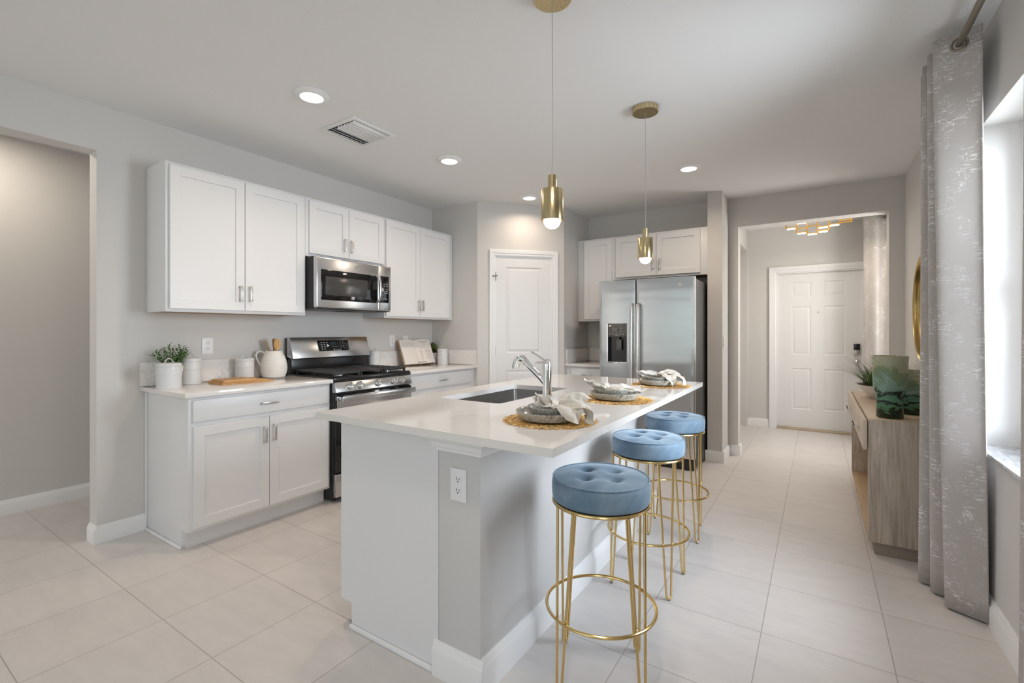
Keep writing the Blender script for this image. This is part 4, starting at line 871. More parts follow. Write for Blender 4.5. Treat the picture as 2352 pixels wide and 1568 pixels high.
# ------------------------------------------------------------------ items on the left worktops
def canister(label, loc, r, h, word=None, ang=0.0):
    t = thing('canister', label, 'canister', (loc[0], loc[1], 0.9142), 0, 'white enamel canisters')
    m = MB(); m.lathe([(0, 0), (r * 1.03, 0), (r * 1.04, 0.003), (r, 0.006), (r, h * 0.56)], 44); m.done('embossed_base', M_enamelx, t)
    m = MB(); m.lathe([(r, h * 0.555), (r * 1.02, h * 0.565), (r * 1.02, h * 0.575), (r, h * 0.585), (r * 1.012, h * 0.62), (r, h * 0.63), (r, h * 0.88)], 44)
    if word:
        L_ = len(word) * 0.008
        def wrap(c):
            a = ang + c.x / r; rr = r + 0.0006 + c.z
            return Vector((rr * math.cos(a), rr * math.sin(a), h * 0.74 + c.y))
        bd = m.done('body', M_enamel, t); m = MB(); addtext(m, word, r * 0.42, Matrix.Identity(4), wrap); m.done('lettering', M_legend, bd, 0)
    else: m.done('body', M_enamel, t)
    m = MB(); m.lathe([(r * 1.0, h * 0.875), (r * 1.045, h * 0.88), (r * 1.05, h * 0.89), (r * 1.03, h * 0.90), (r * 1.03, h * 0.955), (r * 0.97, h * 0.985), (r * 0.85, h), (0, h * 1.004)], 44); ld = m.done('lid', M_enamel, t)
    m = MB(); hr = r * 0.42; a0 = ang + PI / 2 + 0.5
    m.tube([Vector((hr * q * math.cos(a0), hr * q * math.sin(a0), h + dz)) for q, dz in ((-1.3, 0.002), (-1.0, 0.003), (-0.72, 0.016), (-0.35, 0.026), (0, 0.028), (0.35, 0.026), (0.72, 0.016), (1.0, 0.003), (1.3, 0.002))], 0.0042, 8, flat=0.6); m.done('lid_handle', M_enamel, ld)
CA = -0.12
canister('white enamel canister with embossed base, in front of the leafy plant', (-3.340, 1.252), 0.065, 0.156, 'Sugar', CA)
canister('white enamel canister lettered Coffee, just right of the leafy plant', (-3.508, 1.440), 0.0615, 0.172, 'Coffee', CA - 0.1)
canister('white enamel canister lettered Tea, between the cutting boards and the pitcher', (-3.505, 1.790), 0.0615, 0.155, 'Tea', CA - 0.25)
canister('white enamel canister half hidden behind the right of the range', (-3.508, 2.985), 0.055, 0.165)
canister('white enamel canister lettered Tea, beside the small bushy plant', (-3.362, 3.786), 0.054, 0.165, 'Tea', -0.95)
# pitcher
pt = thing('pitcher', 'white ceramic pitcher with woven texture holding wooden utensils', 'pitcher', (-3.466, 1.988, 0.9142), TH + R(12))
m = MB()
PR = [(0, 0.0), (0.066, 0.0), (0.078, 0.006), (0.087, 0.030), (0.0925, 0.060), (0.0925, 0.085), (0.088, 0.115), (0.079, 0.150), (0.069, 0.172), (0.062, 0.188), (0.0595, 0.200), (0.058, 0.2025)]
def pf(u, v):
    n = len(PR) - 2; x = v * n; i = min(int(x), n - 1); f = x - i; a, b = PR[i + 1], PR[i + 2]; r = a[0] * (1 - f) + b[0] * f; z = a[1] * (1 - f) + b[1] * f
    w = max(0.0, min(1.0, (z - 0.02) / 0.02)) * max(0.0, min(1.0, (0.178 - z) / 0.02))
    row = z / 0.0125; k = math.floor(row); fr_ = row - k; ph = (u * 36 + 0.5 * (k % 2)) % 1.0
    r += w * 0.0035 * (fr_ ** 0.8) * (1 - (2 * ph - 1) ** 2) - w * 0.0012
    return (r * math.cos(2 * PI * u), r * math.sin(2 * PI * u), z)
m.grid(pf, 216, 132); m.lathe([(0, 0.012), (0.06, 0.012), (0.082, 0.04), (0.087, 0.075), (0.072, 0.15), (0.056, 0.19), (0.0545, 0.2015), (0.058, 0.2025)], 48); m.lathe([(0, 0), (0.066, 0)], 48)
m.done('body', M_pitch, pt, 50)
m = MB(); m.tube([(-0.056, 0, 0.165), (-0.060, 0, 0.178), (-0.075, 0, 0.193), (-0.095, 0, 0.199), (-0.115, 0, 0.192), (-0.124, 0, 0.172), (-0.122, 0, 0.150), (-0.112, 0, 0.128), (-0.098, 0, 0.103), (-0.086, 0, 0.078)], 0.0085, 12, taper=[1, 1, .95, .9, .9, .9, .9, .95, 1.05, 1.1]); m.done('handle', M_whitec, pt)
def utensil(label, x, y, lean, head, spin, kind):
    o = thing('wooden_utensil', label, 'kitchen utensil', (-3.466 + math.cos(TH) * x - math.sin(TH) * y, 1.988 + math.sin(TH) * x + math.cos(TH) * y, 0.9142), TH, 'wooden utensils in the pitcher')
    lx, ly, tx, ty, tz = lean; a = Vector((lx, ly, 0.018)); b = Vector((tx, ty, tz)); d = (b - a).normalized()
    m = MB(); m.tube([a, a.lerp(b, 0.5), b], 0.006, 10); m.done('shaft', M_spoon, o)
    q = d.to_track_quat('Z', 'Y').to_matrix().to_4x4(); Mx = Matrix.Translation(b) @ q @ Matrix.Rotation(spin, 4, 'Z')
    m = MB()
    if kind == 'spoon':
        m.sph((0, 0, 0), 0.03, 24, (0.90, 0.13, 1.5))
    else: m.box(-0.013, 0.013, -0.003, 0.003, -0.085, 0.026, 0.002)
    m.bm.transform(Mx); m.done('head', M_spoon, o)
utensil('flat-ended wooden spatula leaning left out of the white pitcher', 0, 0, (0.030, 0.02, -0.064, 0.012, 0.262), 0, R(25), 'flat')
utensil('wooden spoon seen edge-on, leftmost of the four spoons in the pitcher', 0, 0, (0.002, 0.034, -0.022, 0.036, 0.250), 0, R(20), 'spoon')
utensil('wooden spoon seen nearly edge-on, second from the left spoon in the pitcher', 0, 0, (0.010, 0.014, -0.007, 0.018, 0.252), 0, R(26), 'spoon')
utensil('wooden spoon tucked just left of the broad front spoon in the pitcher', 0, 0, (0.022, -0.008, 0.012, -0.004, 0.252), 0, R(36), 'spoon')
utensil('broad wooden spoon facing the room at the right of the pitcher', 0, 0, (0.030, -0.030, 0.040, -0.028, 0.250), 0, R(82), 'spoon')
# cutting boards
def board(label, x0, x1, y0, y1, z, rz):
    m = MB(); cx, cy = (x0 + x1) / 2, (y0 + y1) / 2; m.prism(rrect(x0 - cx, x1 - cx, y0 - cy, y1 - cy, 0.008, 4), 0, 0.0095, bev=0.0015)
    tag(m.done('cutting_board', M_bamboo, loc=(cx, cy, z), rotz=rz), label, 'cutting board', 'stacked bamboo cutting boards')
board('largest bamboo cutting board, lowest of the stack on the left countertop', -3.435, -3.222, 1.512, 1.852, 0.9142, R(-1.5))
board('bamboo cutting board in the middle of the stack on the left countertop', -3.432, -3.222, 1.516, 1.802, 0.9239, R(-2.5))
board('smallest bamboo cutting board, topmost of the stack on the left countertop', -3.408, -3.212, 1.520, 1.722, 0.9336, R(-3.5))
# potted plants
def leaf(t, p, d, ln, w, up, curve=0.0):
    d = d.normalized(); s = d.cross(up)
    if s.length < 1e-4: s = d.orthogonal()
    s.normalize(); n = s.cross(d)
    pts = []
    for f, ww in ((0, 0.15), (0.35, 1.0), (0.7, 0.75), (1, 0.0)):
        c = p + d * (ln * f) - n * (curve * ln * f * f)
        pts.append((c, ww * w))
    prev = None
    for c, ww in pts:
        if ww == 0: cur = [t.verts.new(c)]
        else: cur = [t.verts.new(c - s * ww), t.verts.new(c - n * ww * 0.25), t.verts.new(c + s * ww)]
        if prev:
            if len(cur) == 1: t.faces.new((prev[0], prev[1], cur[0])); t.faces.new((prev[1], prev[2], cur[0]))
            else:
                for i in range(2): t.faces.new((prev[i], prev[i + 1], cur[i + 1], cur[i]))
        prev = cur
def plant(name, label, loc, pot, potmat, nst, spread, hgt, lf, lw, mt, seed, ymax, yy=9):
    r = thing(name, label, 'plant', loc); rnd = random.Random(seed)
    m = MB(); ph = pot[-1][1]; m.lathe([(0, 0)] + pot + [(pot[-1][0] - 0.004, ph), (pot[-1][0] - 0.006, ph - 0.012), (0, ph - 0.012)], 36); pm = m.done('pot', potmat, r)
    m = MB(); m.lathe([(pot[-1][0] - 0.0065, ph - 0.0115), (0, ph - 0.008)], 24); m.done('soil', M_soil, pm)
    t = bmesh.new()
    for k in range(nst):
        a = rnd.uniform(0, 2 * PI); q = rnd.random() ** 0.6; tip = Vector((spread * q * math.cos(a), spread * q * math.sin(a), ph + hgt * (1 - 0.55 * q * q) * rnd.uniform(0.75, 1.05)))
        if tip.x < ymax: tip.x = ymax + rnd.uniform(0, 0.01)
        b = Vector((0.45 * pot[-1][0] * q * math.cos(a), 0.45 * pot[-1][0] * q * math.sin(a), ph - 0.01)); ax = tip - b
        nl = 13
        for j in range(nl):
            f = 0.2 + 0.8 * j / (nl - 1); p = b + ax * f; aa = rnd.uniform(0, 2 * PI)
            o = ax.normalized().orthogonal(); o.rotate(Matrix.Rotation(aa, 3, ax.normalized())); d = o * 0.75 + ax.normalized() * 0.75
            l_ = lf * rnd.uniform(0.7, 1.1)
            if (p + d.normalized() * l_).x < ymax: d.x = abs(d.x)
            if p.y > yy: p.y = yy - 0.012
            if (p + d.normalized() * l_).y > yy: d.y = -abs(d.y)
            leaf(t, p, d, l_, lw * rnd.uniform(0.8, 1.1), Vector((0, 0, 1)), 0.15)
    m = MB(); m._merge(t); m.done('foliage', mt, r, 60); return r
plant('potted_plant', 'leafy green plant in a white pot behind the front-left canister', (-3.452, 1.316, 0.9142), [(0.038, 0.0), (0.040, 0.004), (0.056, 0.128)], M_cream, 34, 0.118, 0.155, 0.030, 0.0050, M_leaf, 4, -0.115)
plant('potted_plant', 'small bushy plant in a white pot behind the open cookbook', (-3.520, 3.808, 0.9142), [(0.032, 0.0), (0.034, 0.004), (0.041, 0.115)], M_whitec, 40, 0.062, 0.115, 0.022, 0.0075, M_leaf2, 8, -0.046, 0.040)
# cookbook on a wire stand
LEAN = R(21.5)
bkM = Matrix.Rotation(-LEAN, 4, 'X')
st = thing('book_stand', 'black wire cookbook stand behind the range-side canister', 'book stand', (-3.452, 3.535, 0.9142), RZ); st['label'] = 'low black wire stand holding the open cookbook on the countertop'
m = MB()
m.tube([(-0.05, -0.028, 0.003), (-0.05, -0.034, 0.034), (0.06, -0.034, 0.034), (0.06, -0.028, 0.003)], 0.0022, 8); m.tube([(-0.05, -0.028, 0.003), (-0.05, 0.022, 0.003)], 0.0022, 8); m.tube([(0.06, -0.028, 0.003), (0.06, 0.022, 0.003)], 0.0022, 8); m.done('front_wire', M_iron, st)
m = MB(); m.tube([(-0.13, 0.02, 0.003), (-0.13, 0.0165, 0.010), (0.14, 0.0165, 0.010), (0.14, 0.02, 0.003)], 0.0025, 8)
for x in (-0.10, 0.11):
    p0 = Vector((x, 0.022, 0.006)); p1 = p0 + Vector((0, math.sin(LEAN), math.cos(LEAN))) * 0.19; m.tube([p0, p1], 0.0025, 8)
p1 = Vector((0, 0.022, 0.006)) + Vector((0, math.sin(LEAN), math.cos(LEAN))) * 0.19; m.tube([(-0.10, p1.y, p1.z), (0.11, p1.y, p1.z)], 0.0025, 8); m.tube([(0, p1.y, p1.z), (0, 0.112, 0.004)], 0.0025, 8); m.tube([(-0.13, 0.02, 0.003), (0.14, 0.02, 0.003)], 0.0025, 8); m.done('back_frame', M_iron, st)
bk = thing('cookbook', 'open cookbook propped upright against the wall on the right countertop', 'book', (-3.452, 3.535, 0.9262), RZ)
HB = 0.258; WB = 0.216
def pg(sgn, th):
    def fn(u, v):
        x = sgn * WB * u; y = -th * (math.sin(min(u * 2.2, PI / 2)) ** 0.8) * (1 - 0.25 * u); h = HB * v + 0.006 * (math.sin(u * PI) if v > 0.5 else 0) * v
        return bkM @ Vector((x, y - 0.004, h))
    return fn
for sgn in (-1, 1):
    m = MB(); m.grid(pg(sgn, 0.022), 18, 6)
    f = pg(sgn, 0.022); e = pg(sgn, 0.004)
    for i in range(18):
        u0, u1 = i / 18, (i + 1) / 18
        for v in (0, 1): m.poly([f(u0, v), f(u1, v), e(u1, v), e(u0, v)])
    m.poly([f(1, 0), f(1, 1), e(1, 1), e(1, 0)]); bmesh.ops.remove_doubles(m.bm, verts=m.bm.verts[:], dist=1e-5); bmesh.ops.recalc_face_normals(m.bm, faces=m.bm.faces[:]); P = m.done('page_block', M_paper, bk, 30)
    m = MB(); rnd = random.Random(7 + sgn)
    def strip(u0, u1, v0, v1):
        g = pg(sgn, 0.0223); a = [g(u0 + (u1 - u0) * k / 3, v) - bkM @ Vector((0, 0.0004, 0)) for v in (v0, v1) for k in range(4)]
        for k in range(3): m.poly([a[k], a[k + 1], a[k + 5], a[k + 4]])
    if sgn > 0:
        for (a, b, c, d) in ((0.22, 0.82, 0.90, 0.915), (0.40, 0.66, 0.83, 0.845), (0.45, 0.60, 0.77, 0.777)): strip(a, b, c, d)
        for k in range(5): strip(0.18, 0.85 - 0.1 * rnd.random(), 0.70 - k * 0.022, 0.704 - k * 0.022)
        for k in range(16): strip(0.15, 0.30 + 0.06 * rnd.random(), 0.55 - k * 0.026, 0.554 - k * 0.026)
        for k in range(16): strip(0.48, 0.72 + 0.18 * rnd.random(), 0.55 - k * 0.026, 0.554 - k * 0.026)
    else:
        for k in range(5): strip(0.15, 0.45 + 0.05 * rnd.random(), 0.86 - k * 0.03, 0.864 - k * 0.03)
        for k in range(6): strip(0.55, 0.86 + 0.05 * rnd.random(), 0.86 - k * 0.03, 0.864 - k * 0.03)
    m.done('printed_text', M_ink, P, 0)
m = MB(); m.box(-WB - 0.006, WB + 0.006, 0.0005, 0.004, -0.004, HB + 0.004, 0.001, M=bkM); m.done('cover', M_cover, bk)
# ------------------------------------------------------------------ outlets and switches
def outlet(label, X, Y, Z, rz, kind='duplex'):
    r = thing('wall_outlet' if kind == 'duplex' else 'wall_plate' if kind == 'blank' else 'light_switch', label, 'outlet' if kind == 'duplex' else 'wall plate' if kind == 'blank' else 'switch', (X, Y, Z), rz)
    h = 0.0585 if kind != 'blank' else 0.045
    m = MB(); m.box(-0.0365, 0.0365, -0.006, -0.0003, -h, h, 0.0025); m.done('cover_plate', M_plastic, r)
    if kind == 'duplex':
        for dz in (0.020, -0.020):
            m = MB(); m.prism([(0.0165 * math.cos(a * PI / 12), max(-0.0125, min(0.0125, 0.0165 * math.sin(a * PI / 12))) + dz) for a in range(24)], 0.0058, 0.0078, Matrix.Rotation(PI / 2, 4, 'X')); s_ = m.done('receptacle', M_plastic, r)
            m = MB(); m.box(-0.0075, -0.005, -0.0083, -0.007, dz - 0.001, dz + 0.008); m.box(0.005, 0.0075, -0.0083, -0.007, dz - 0.001, dz + 0.0065); m.cyl((0, -0.0083, dz - 0.007), (0, -0.007, dz - 0.007), 0.0026, 10); m.done('slots', M_slot, s_, 0)
        m = MB(); m.cyl((0, -0.0072, 0), (0, -0.0055, 0), 0.003, 10); m.done('screw', M_plastic, r)
    elif kind == 'switch':
        m = MB(); m.box(-0.017, 0.017, -0.0085, -0.005, -0.033, 0.033, 0.0015); m.done('rocker', M_plastic, r)
    else:
        m = MB(); m.cyl((0, -0.0075, 0.015), (0, -0.0055, 0.015), 0.005, 14); m.done('screw', M_nickel, r)
outlet('white duplex outlet on the gray wall above the cutting boards', XL, 1.581, 1.161, RZ)
outlet('white duplex outlet on the gray wall right of the range', XL, 3.287, 1.166, RZ)
outlet('small white wall plate above the open cookbook', XL, 3.470, 1.174, RZ, 'blank')
outlet('white duplex outlet on the near end of the island', -1.074, KY0, 0.715, 0)
outlet('white light switch on the side of the wall stub beside the refrigerator', -0.7661, 4.948, 1.16, RZ, 'switch')
# ------------------------------------------------------------------ ceiling fixtures
def downlight(label, x, y, power=5.0, spread=148):
    r = thing('recessed_light', label, 'ceiling light', (x, y, ZC), 0, 'recessed ceiling lights')
    m = MB(); m.lathe([(0.095, -0.0005), (0.095, -0.004), (0.088, -0.008), (0.070, -0.017), (0.064, -0.018), (0.062, -0.016), (0.062, -0.001), (0.095, -0.0005)], 48); m.done('trim', M_trim, r)
    m = MB(); m.lathe([(0.0615, -0.015), (0.04, -0.0185), (0, -0.0195)], 40); m.done('lens', M_led, r)
    l = bpy.data.lights.new('lamp', 'AREA'); l.shape = 'DISK'; l.size = 0.11; l.energy = power; l.color = (1.0, 0.82, 0.65); l.spread = R(spread)
    o = bpy.data.objects.new('lamp', l); COL.objects.link(o); o.location = (0, 0, -0.024); o.parent = r
downlight('lit round recessed ceiling light nearest the camera, left of the air vent', -2.424, 1.613)
downlight('lit round recessed ceiling light in front of the microwave cabinets', -2.429, 2.814)
downlight('lit round recessed ceiling light above the white pantry door', -2.427, 4.034, 2.6, 150)
downlight('lit round recessed ceiling light in front of the refrigerator', -0.888, 4.025, 9.0, 165)
vn = thing('air_vent', 'square white louvered air vent in the ceiling', 'air vent', (-2.611, 2.087, ZC), 0)
m = MB(); a, b = 0.171, 0.176
for q in ((-a, a, -b, -b + 0.03), (-a, a, b - 0.03, b), (-a, -a + 0.03, -b + 0.03, b - 0.03), (a - 0.03, a, -b + 0.03, b - 0.03)): m.box(*q, -0.008, -0.0005, 0.002)
m.done('frame', M_trim, vn)
m = MB(); m.box(-a + 0.028, a - 0.028, -b + 0.028, b - 0.028, -0.0025, -0.0006); m.done('duct', M_graysteel, vn, 0)
for k in range(9):
    x = -0.118 + k * 0.0295; m = MB(); sgn = 1 if k < 3 else -1
    w = 0.017 if k in (0, 7, 8) else 0.011
    def sf(u, v, x=x, sgn=sgn, w=w): return (x + sgn * w * (v - 0.5) * 1.6, -b + 0.034 + (2 * b - 0.068) * u, -0.004 - 0.013 * (math.sin(v * PI / 2)))
    m.grid(sf, 1, 6); o = m.done('louver', M_trim, vn, 60); sd = o.modifiers.new('thick', 'SOLIDIFY'); sd.thickness = 0.0012
def pendant(label, x, y, dz=0.0):
    r = thing('pendant_light', label, 'pendant light', (x, y, ZC), 0, 'brass pendant lights')
    m = MB(); m.lathe([(0, -0.0005), (0.077, -0.0005), (0.077, -0.031), (0.075, -0.033), (0, -0.033)], 48); m.done('canopy', M_brass, r)
    zt = 1.885 + dz - ZC
    m = MB(); m.tube([(0, 0, -0.032), (0.001, 0, -0.3), (0.002, 0.001, zt + 0.15), (0, 0, zt - 0.001)], 0.0013, 8); m.done('cord', mat('gray_cord', (0.35, 0.35, 0.34), 0.5), r)
    m = MB(); m.lathe([(0, zt), (0.0165, zt), (0.0175, zt - 0.001), (0.0175, zt - 0.058)], 36); m.lathe([(0.016, zt - 0.0575), (0.0435, zt - 0.0575), (0.0445, zt - 0.059), (0.0445, zt - 0.180), (0.043, zt - 0.180), (0.043, zt - 0.08), (0.0, zt - 0.078)], 44); m.done('shade', M_brass, r)
    m = MB(); m.lathe([(0.016, zt - 0.08), (0.02, zt - 0.11), (0.03, zt - 0.14), (0.0345, zt - 0.172), (0.0335, zt - 0.188), (0.027, zt - 0.202), (0.015, zt - 0.2105), (0, zt - 0.2135)], 32); m.done('bulb', M_bulb, r)
pendant('brass cylinder pendant light hanging over the near end of the island', -0.885, 1.647)
pendant('brass cylinder pendant light hanging over the far end of the island', -0.872, 2.81)
# hall chandelier
ch = thing('ceiling_fixture', 'gold frame ceiling light with glowing bars in the entry hall', 'chandelier', (0, 6.10, ZC), 0)
m = MB(); m.lathe([(0, -0.0005), (0.06, -0.0005), (0.06, -0.02), (0, -0.02)], 32); m.cyl((0, 0, -0.02), (0, 0, -0.17), 0.006, 10); m.done('canopy', M_glowgold, ch)
UX0 = -0.295; UP = 0.0995
def zz(v): return 2.412 - (v - 413) * 0.00060 - ZC
bars = [(0, 413, 1, 0), (1, 508, 1, .02), (1, 340, 1, -.05), (2, 554, 1, -.02), (3, 460, 1, -.05), (3, 508, 1, .04), (4, 425, 1, .0), (5, 378, 0, -.03), (2, 395, 0, .05), (1, 455, 0, -.05), (5, 400, 0, .03)]
for c, v, lit, yo in bars:
    z = zz(v); x = UX0 + c * UP
    m = MB(); m.box(x, x + UP, yo - 0.007, yo + 0.007, z + 0.006, z + 0.017, 0.001); gb = m.done('bar', M_glowgold, ch)
    if lit: m = MB(); m.box(x + 0.008, x + UP - 0.008, yo - 0.007, yo + 0.007, z - 0.008, z + 0.006, 0.001); m.done('light_strip', M_bar, gb)
for k, (lo, hi) in enumerate(((413, 370), (508, 340), (554, 340), (554, 330), (508, 330), (425, 370), (400, 370))):
    m = MB(); x = UX0 + k * UP; m.box(x - 0.006, x + 0.006, -0.055, 0.055, zz(hi) + 0.006, zz(hi) + 0.018); m.box(x - 0.006, x + 0.006, -0.007, 0.007, zz(lo), zz(hi) + 0.018); m.done('post', M_glowgold, ch, 0)
m = MB(); m.box(UX0, UX0 + 6 * UP, -0.006, 0.006, zz(330) + 0.017, zz(330) + 0.028); m.done('spine', M_glowgold, ch, 0)
l = bpy.data.lights.new('hall_lamp', 'AREA'); l.shape = 'RECTANGLE'; l.size = 0.5; l.size_y = 0.15; l.energy = 6; l.color = (1.0, 0.88, 0.72); o = bpy.data.objects.new('hall_lamp', l); COL.objects.link(o); o.parent = ch; o.location = (0, 0, zz(560) - 0.02)
# ------------------------------------------------------------------ console table
CX0, CX1, CY0, CY1, CZ = 0.242, 0.622, 3.322, 4.872, 0.766
cs = thing('console_table', 'washed oak console table with two drawers against the right wall', 'console table', (0, 0, 0))
m = MB(); m.box(CX0 + 0.030, CX1, CY0 + 0.030, CY1 - 0.030, 0, 0.0745, 0.001); m.done('plinth', mat('oak_plinth', (0.30, 0.245, 0.195), 0.5), cs)
for y0, y1 in ((CY0, CY0 + 0.03), (CY1 - 0.03, CY1)):
    m = MB(); m.box(CX0, CX1, y0, y1, 0.075, CZ - 0.001, 0.0015); m.done('side_panel', M_oak, cs)
m = MB(); m.box(CX0, CX1, CY0 + 0.0305, CY1 - 0.0305, 0.075, 0.098, 0.001); m.done('bottom_shelf', m_wood('shaded_oak', (0.40, 0.27, 0.15), (0.48, 0.34, 0.20), (20, 1.5, 20)), cs)  # the shelf's warm shade is put into its orange-brown wood colour
m = MB(); m.box(CX0, CX1, CY0 + 0.0305, CY1 - 0.0305, CZ - 0.022, CZ, 0.001); m.done('top', m_wood('top_oak', (0.47, 0.36, 0.25), (0.55, 0.44, 0.32), (25, 1.2, 25)), cs)
m = MB(); m.box(CX0 + 0.02, CX1, CY0 + 0.0305, CY1 - 0.0305, CZ - 0.16, CZ - 0.0225); m.done('drawer_box', M_oakdrawer, cs, 0)
m = MB(); m.box(CX1 - 0.012, CX1, CY0 + 0.0305, CY1 - 0.0305, 0.098, CZ - 0.16); m.done('back_panel', M_oak, cs, 0)
YM = (CY0 + CY1) / 2
for y0, y1 in ((CY0 + 0.006, YM - 0.002), (YM + 0.002, CY1 - 0.006)):
    m = MB(); m.box(CX0 - 0.024, CX0 - 0.004, y0, y1, CZ - 0.175, CZ - 0.006, 0.003); m.box(CX0 - 0.005, CX0 + 0.02, y0 + 0.03, y1 - 0.03, CZ - 0.16, CZ - 0.02); d = m.done('drawer', M_oakdrawer, cs)
    m = MB(); yc = (y0 + y1) / 2; m.box(CX0 - 0.050, CX0 - 0.023, yc - 0.085, yc + 0.085, CZ - 0.094, CZ - 0.089); m.box(CX0 - 0.050, CX0 - 0.046, yc - 0.085, yc + 0.085, CZ - 0.102, CZ - 0.089); m.done('handle', M_nickel, d, 0)
ZV = CZ + 0.0003
m = MB(); VP = [(0, 0), (0.056, 0.0), (0.0625, 0.006), (0.063, 0.13), (0.066, 0.145), (0.0745, 0.158), (0.0770, 0.175), (0.0790, 0.22), (0.0825, 0.30), (0.0855, 0.355)]
m.lathe(VP + [(0.0835, 0.357), (0.0815, 0.355), (0.0745, 0.2), (0.070, 0.17), (0.058, 0.13), (0.057, 0.012), (0, 0.012)], 56); tag(m.done('vase', m_vase(0.357), ang=60, loc=(0.350, 3.452, ZV), rotz=0.6), 'tall green swirled glass vase with dark bands on the console table', 'vase')
m = MB(); m.lathe([(0, 0), (0.108, 0.0), (0.120, 0.008), (0.126, 0.05), (0.127, 0.16), (0.128, 0.255), (0.124, 0.256), (0.122, 0.16), (0.118, 0.02), (0, 0.014)], 56); tag(m.done('vase', m_vase(0.256), ang=60, loc=(0.470, 3.735, ZV), rotz=2.2), 'wide low green swirled glass vase half hidden behind the curtain', 'vase')
# grass in boat bowl
gb = thing('potted_grass', 'wispy grass plant in a white boat-shaped bowl on the console table', 'plant', (0.415, 4.42, ZV))
m = MB(); m.lathe([(0, 0), (0.085, 0.0), (0.09, 0.003), (0.135, 0.05), (0.185, 0.100), (0.188, 0.103), (0.184, 0.103), (0.13, 0.055), (0.0, 0.045)], 48, sc=(0.95, 1.35)); bw = m.done('bowl', M_whitec, gb)
m = MB(); m.lathe([(0.172, 0.094), (0.1, 0.098), (0, 0.10)], 30, sc=(0.95, 1.35)); m.done('soil', M_soil, bw)
rnd = random.Random(21)
def blades(n, ln, w, spread, droop, rad):
    t = bmesh.new()
    for k in range(n):
        a = rnd.uniform(0, 2 * PI); q = rnd.random() ** 0.5 * rad; p = Vector((q * math.cos(a) * 0.9, q * math.sin(a) * 1.2, 0.095)); b = a + rnd.uniform(-0.7, 0.7)
        out = Vector((math.cos(b), math.sin(b), 0)); l_ = ln * rnd.uniform(0.65, 1.1); sp = spread * rnd.uniform(0.3, 1.0); s = Vector((-out.y, out.x, 0)); prev = None
        for i in range(7):
            f = i / 6; c = p + out * (l_ * sp * (f + droop * f * f)) + Vector((0, 0, l_ * (f - droop * 0.55 * f ** 2.2) * (1 - 0.5 * sp)))
            if c.x > 0.205: c.x = 0.205
            ww = w * (1 - f) ** 0.6 + 0.0002
            cur = [t.verts.new(c - s * ww), t.verts.new(c + s * ww)]
            if prev: t.faces.new((prev[0], prev[1], cur[1], cur[0]))
            prev = cur
    return t
m = MB(); m._merge(blades(420, 0.20, 0.0022, 0.75, 0.25, 0.13)); o = m.done('green_blades', M_grass, gb, 60); o['kind'] = 'stuff'
m = MB(); m._merge(blades(150, 0.33, 0.0011, 0.95, 0.35, 0.12)); o = m.done('dry_blades', M_dry, gb, 60); o['kind'] = 'stuff'
mr = thing('wall_mirror', 'round mirror with a thin brass frame on the right wall', 'mirror', (XR - 0.0005, 4.245, 1.425)); mr.rotation_euler = (0, -PI / 2, 0)
m = MB(); m.lathe([(0.355, 0.0), (0.375, 0.0), (0.377, 0.004), (0.377, 0.028), (0.374, 0.031), (0.366, 0.031), (0.363, 0.027), (0.361, 0.010), (0.355, 0.010)], 96, close=True); m.done('frame', M_frame, mr)
m = MB(); m.lathe([(0.3605, 0.008), (0, 0.008)], 96); m.done('glass', M_mirror, mr, 0)
# ------------------------------------------------------------------ curtains
def crom(P, u):
    n = len(P) - 1; x = u * n; i = min(int(x), n - 1); f = x - i; g = lambda k: P[max(0, min(n, k))]; a, b, c, d = g(i - 1), g(i), g(i + 1), g(i + 2)
    return 0.5 * (b * 2 + (c - a) * f + (a * 2 - b * 5 + c * 4 - d) * f * f + (b * 3 - a - c * 3 + d) * f ** 3)
def curtain(name, label, top, bot, zt, zb, eyes, group):
    r = thing(name, label, 'curtain', (0, 0, 0), 0, group)
    T = [Vector((x, y, 0)) for x, y in top]; Bt = [Vector((x, y, 0)) for x, y in bot]; nu = 28 * (len(top) - 1); nv = 24
    me = bpy.data.meshes.new('cloth'); vs = []; fs = []; uv = []; acc = [0.0]
    for i in range(nu + 1):
        for j in range(nv + 1):
            f = j / nv; w = f ** 1.25; p = crom(T, i / nu) * (1 - w) + crom(Bt, i / nu) * w
            if j == 0 and i: acc.append(acc[-1] + (p - Vector(vs[(i - 1) * (nv + 1)]) ).xy.length)
            vs.append((p.x, p.y, zt + (zb - zt) * f))
    for i in range(nu):
        for j in range(nv): fs.append((i * (nv + 1) + j, (i + 1) * (nv + 1) + j, (i + 1) * (nv + 1) + j + 1, i * (nv + 1) + j + 1))
    me.from_pydata(vs, [], fs); ul = me.uv_layers.new(name='UVMap')
    for lp in me.loops:
        i, j = divmod(lp.vertex_index, nv + 1); ul.data[lp.index].uv = (acc[i], (zb - zt) * j / nv)
    me.materials.append(M_curtain); me.polygons.foreach_set('use_smooth', [True] * len(me.polygons))
    o = bpy.data.objects.new('cloth', me); COL.objects.link(o); o.parent = r; sd = o.modifiers.new('thick', 'SOLIDIFY'); sd.thickness = 0.003; sd.offset = 0
    for (x, y, z, dx, dy) in eyes:
        ax = Vector((-dy, dx, 0)).normalized(); e1 = Vector((dx, dy, 0)).normalized(); m = MB()
        for k in (0,): m.tube([Vector((x, y, z)) + e1 * 0.026 * math.cos(a * PI / 16) + Vector((0, 0, 0.026 * math.sin(a * PI / 16))) for a in range(32)], 0.0055, 10, True)
        m.done('eyelet', M_bronze, r)
    return r
ROD = (0.512, 2.50)
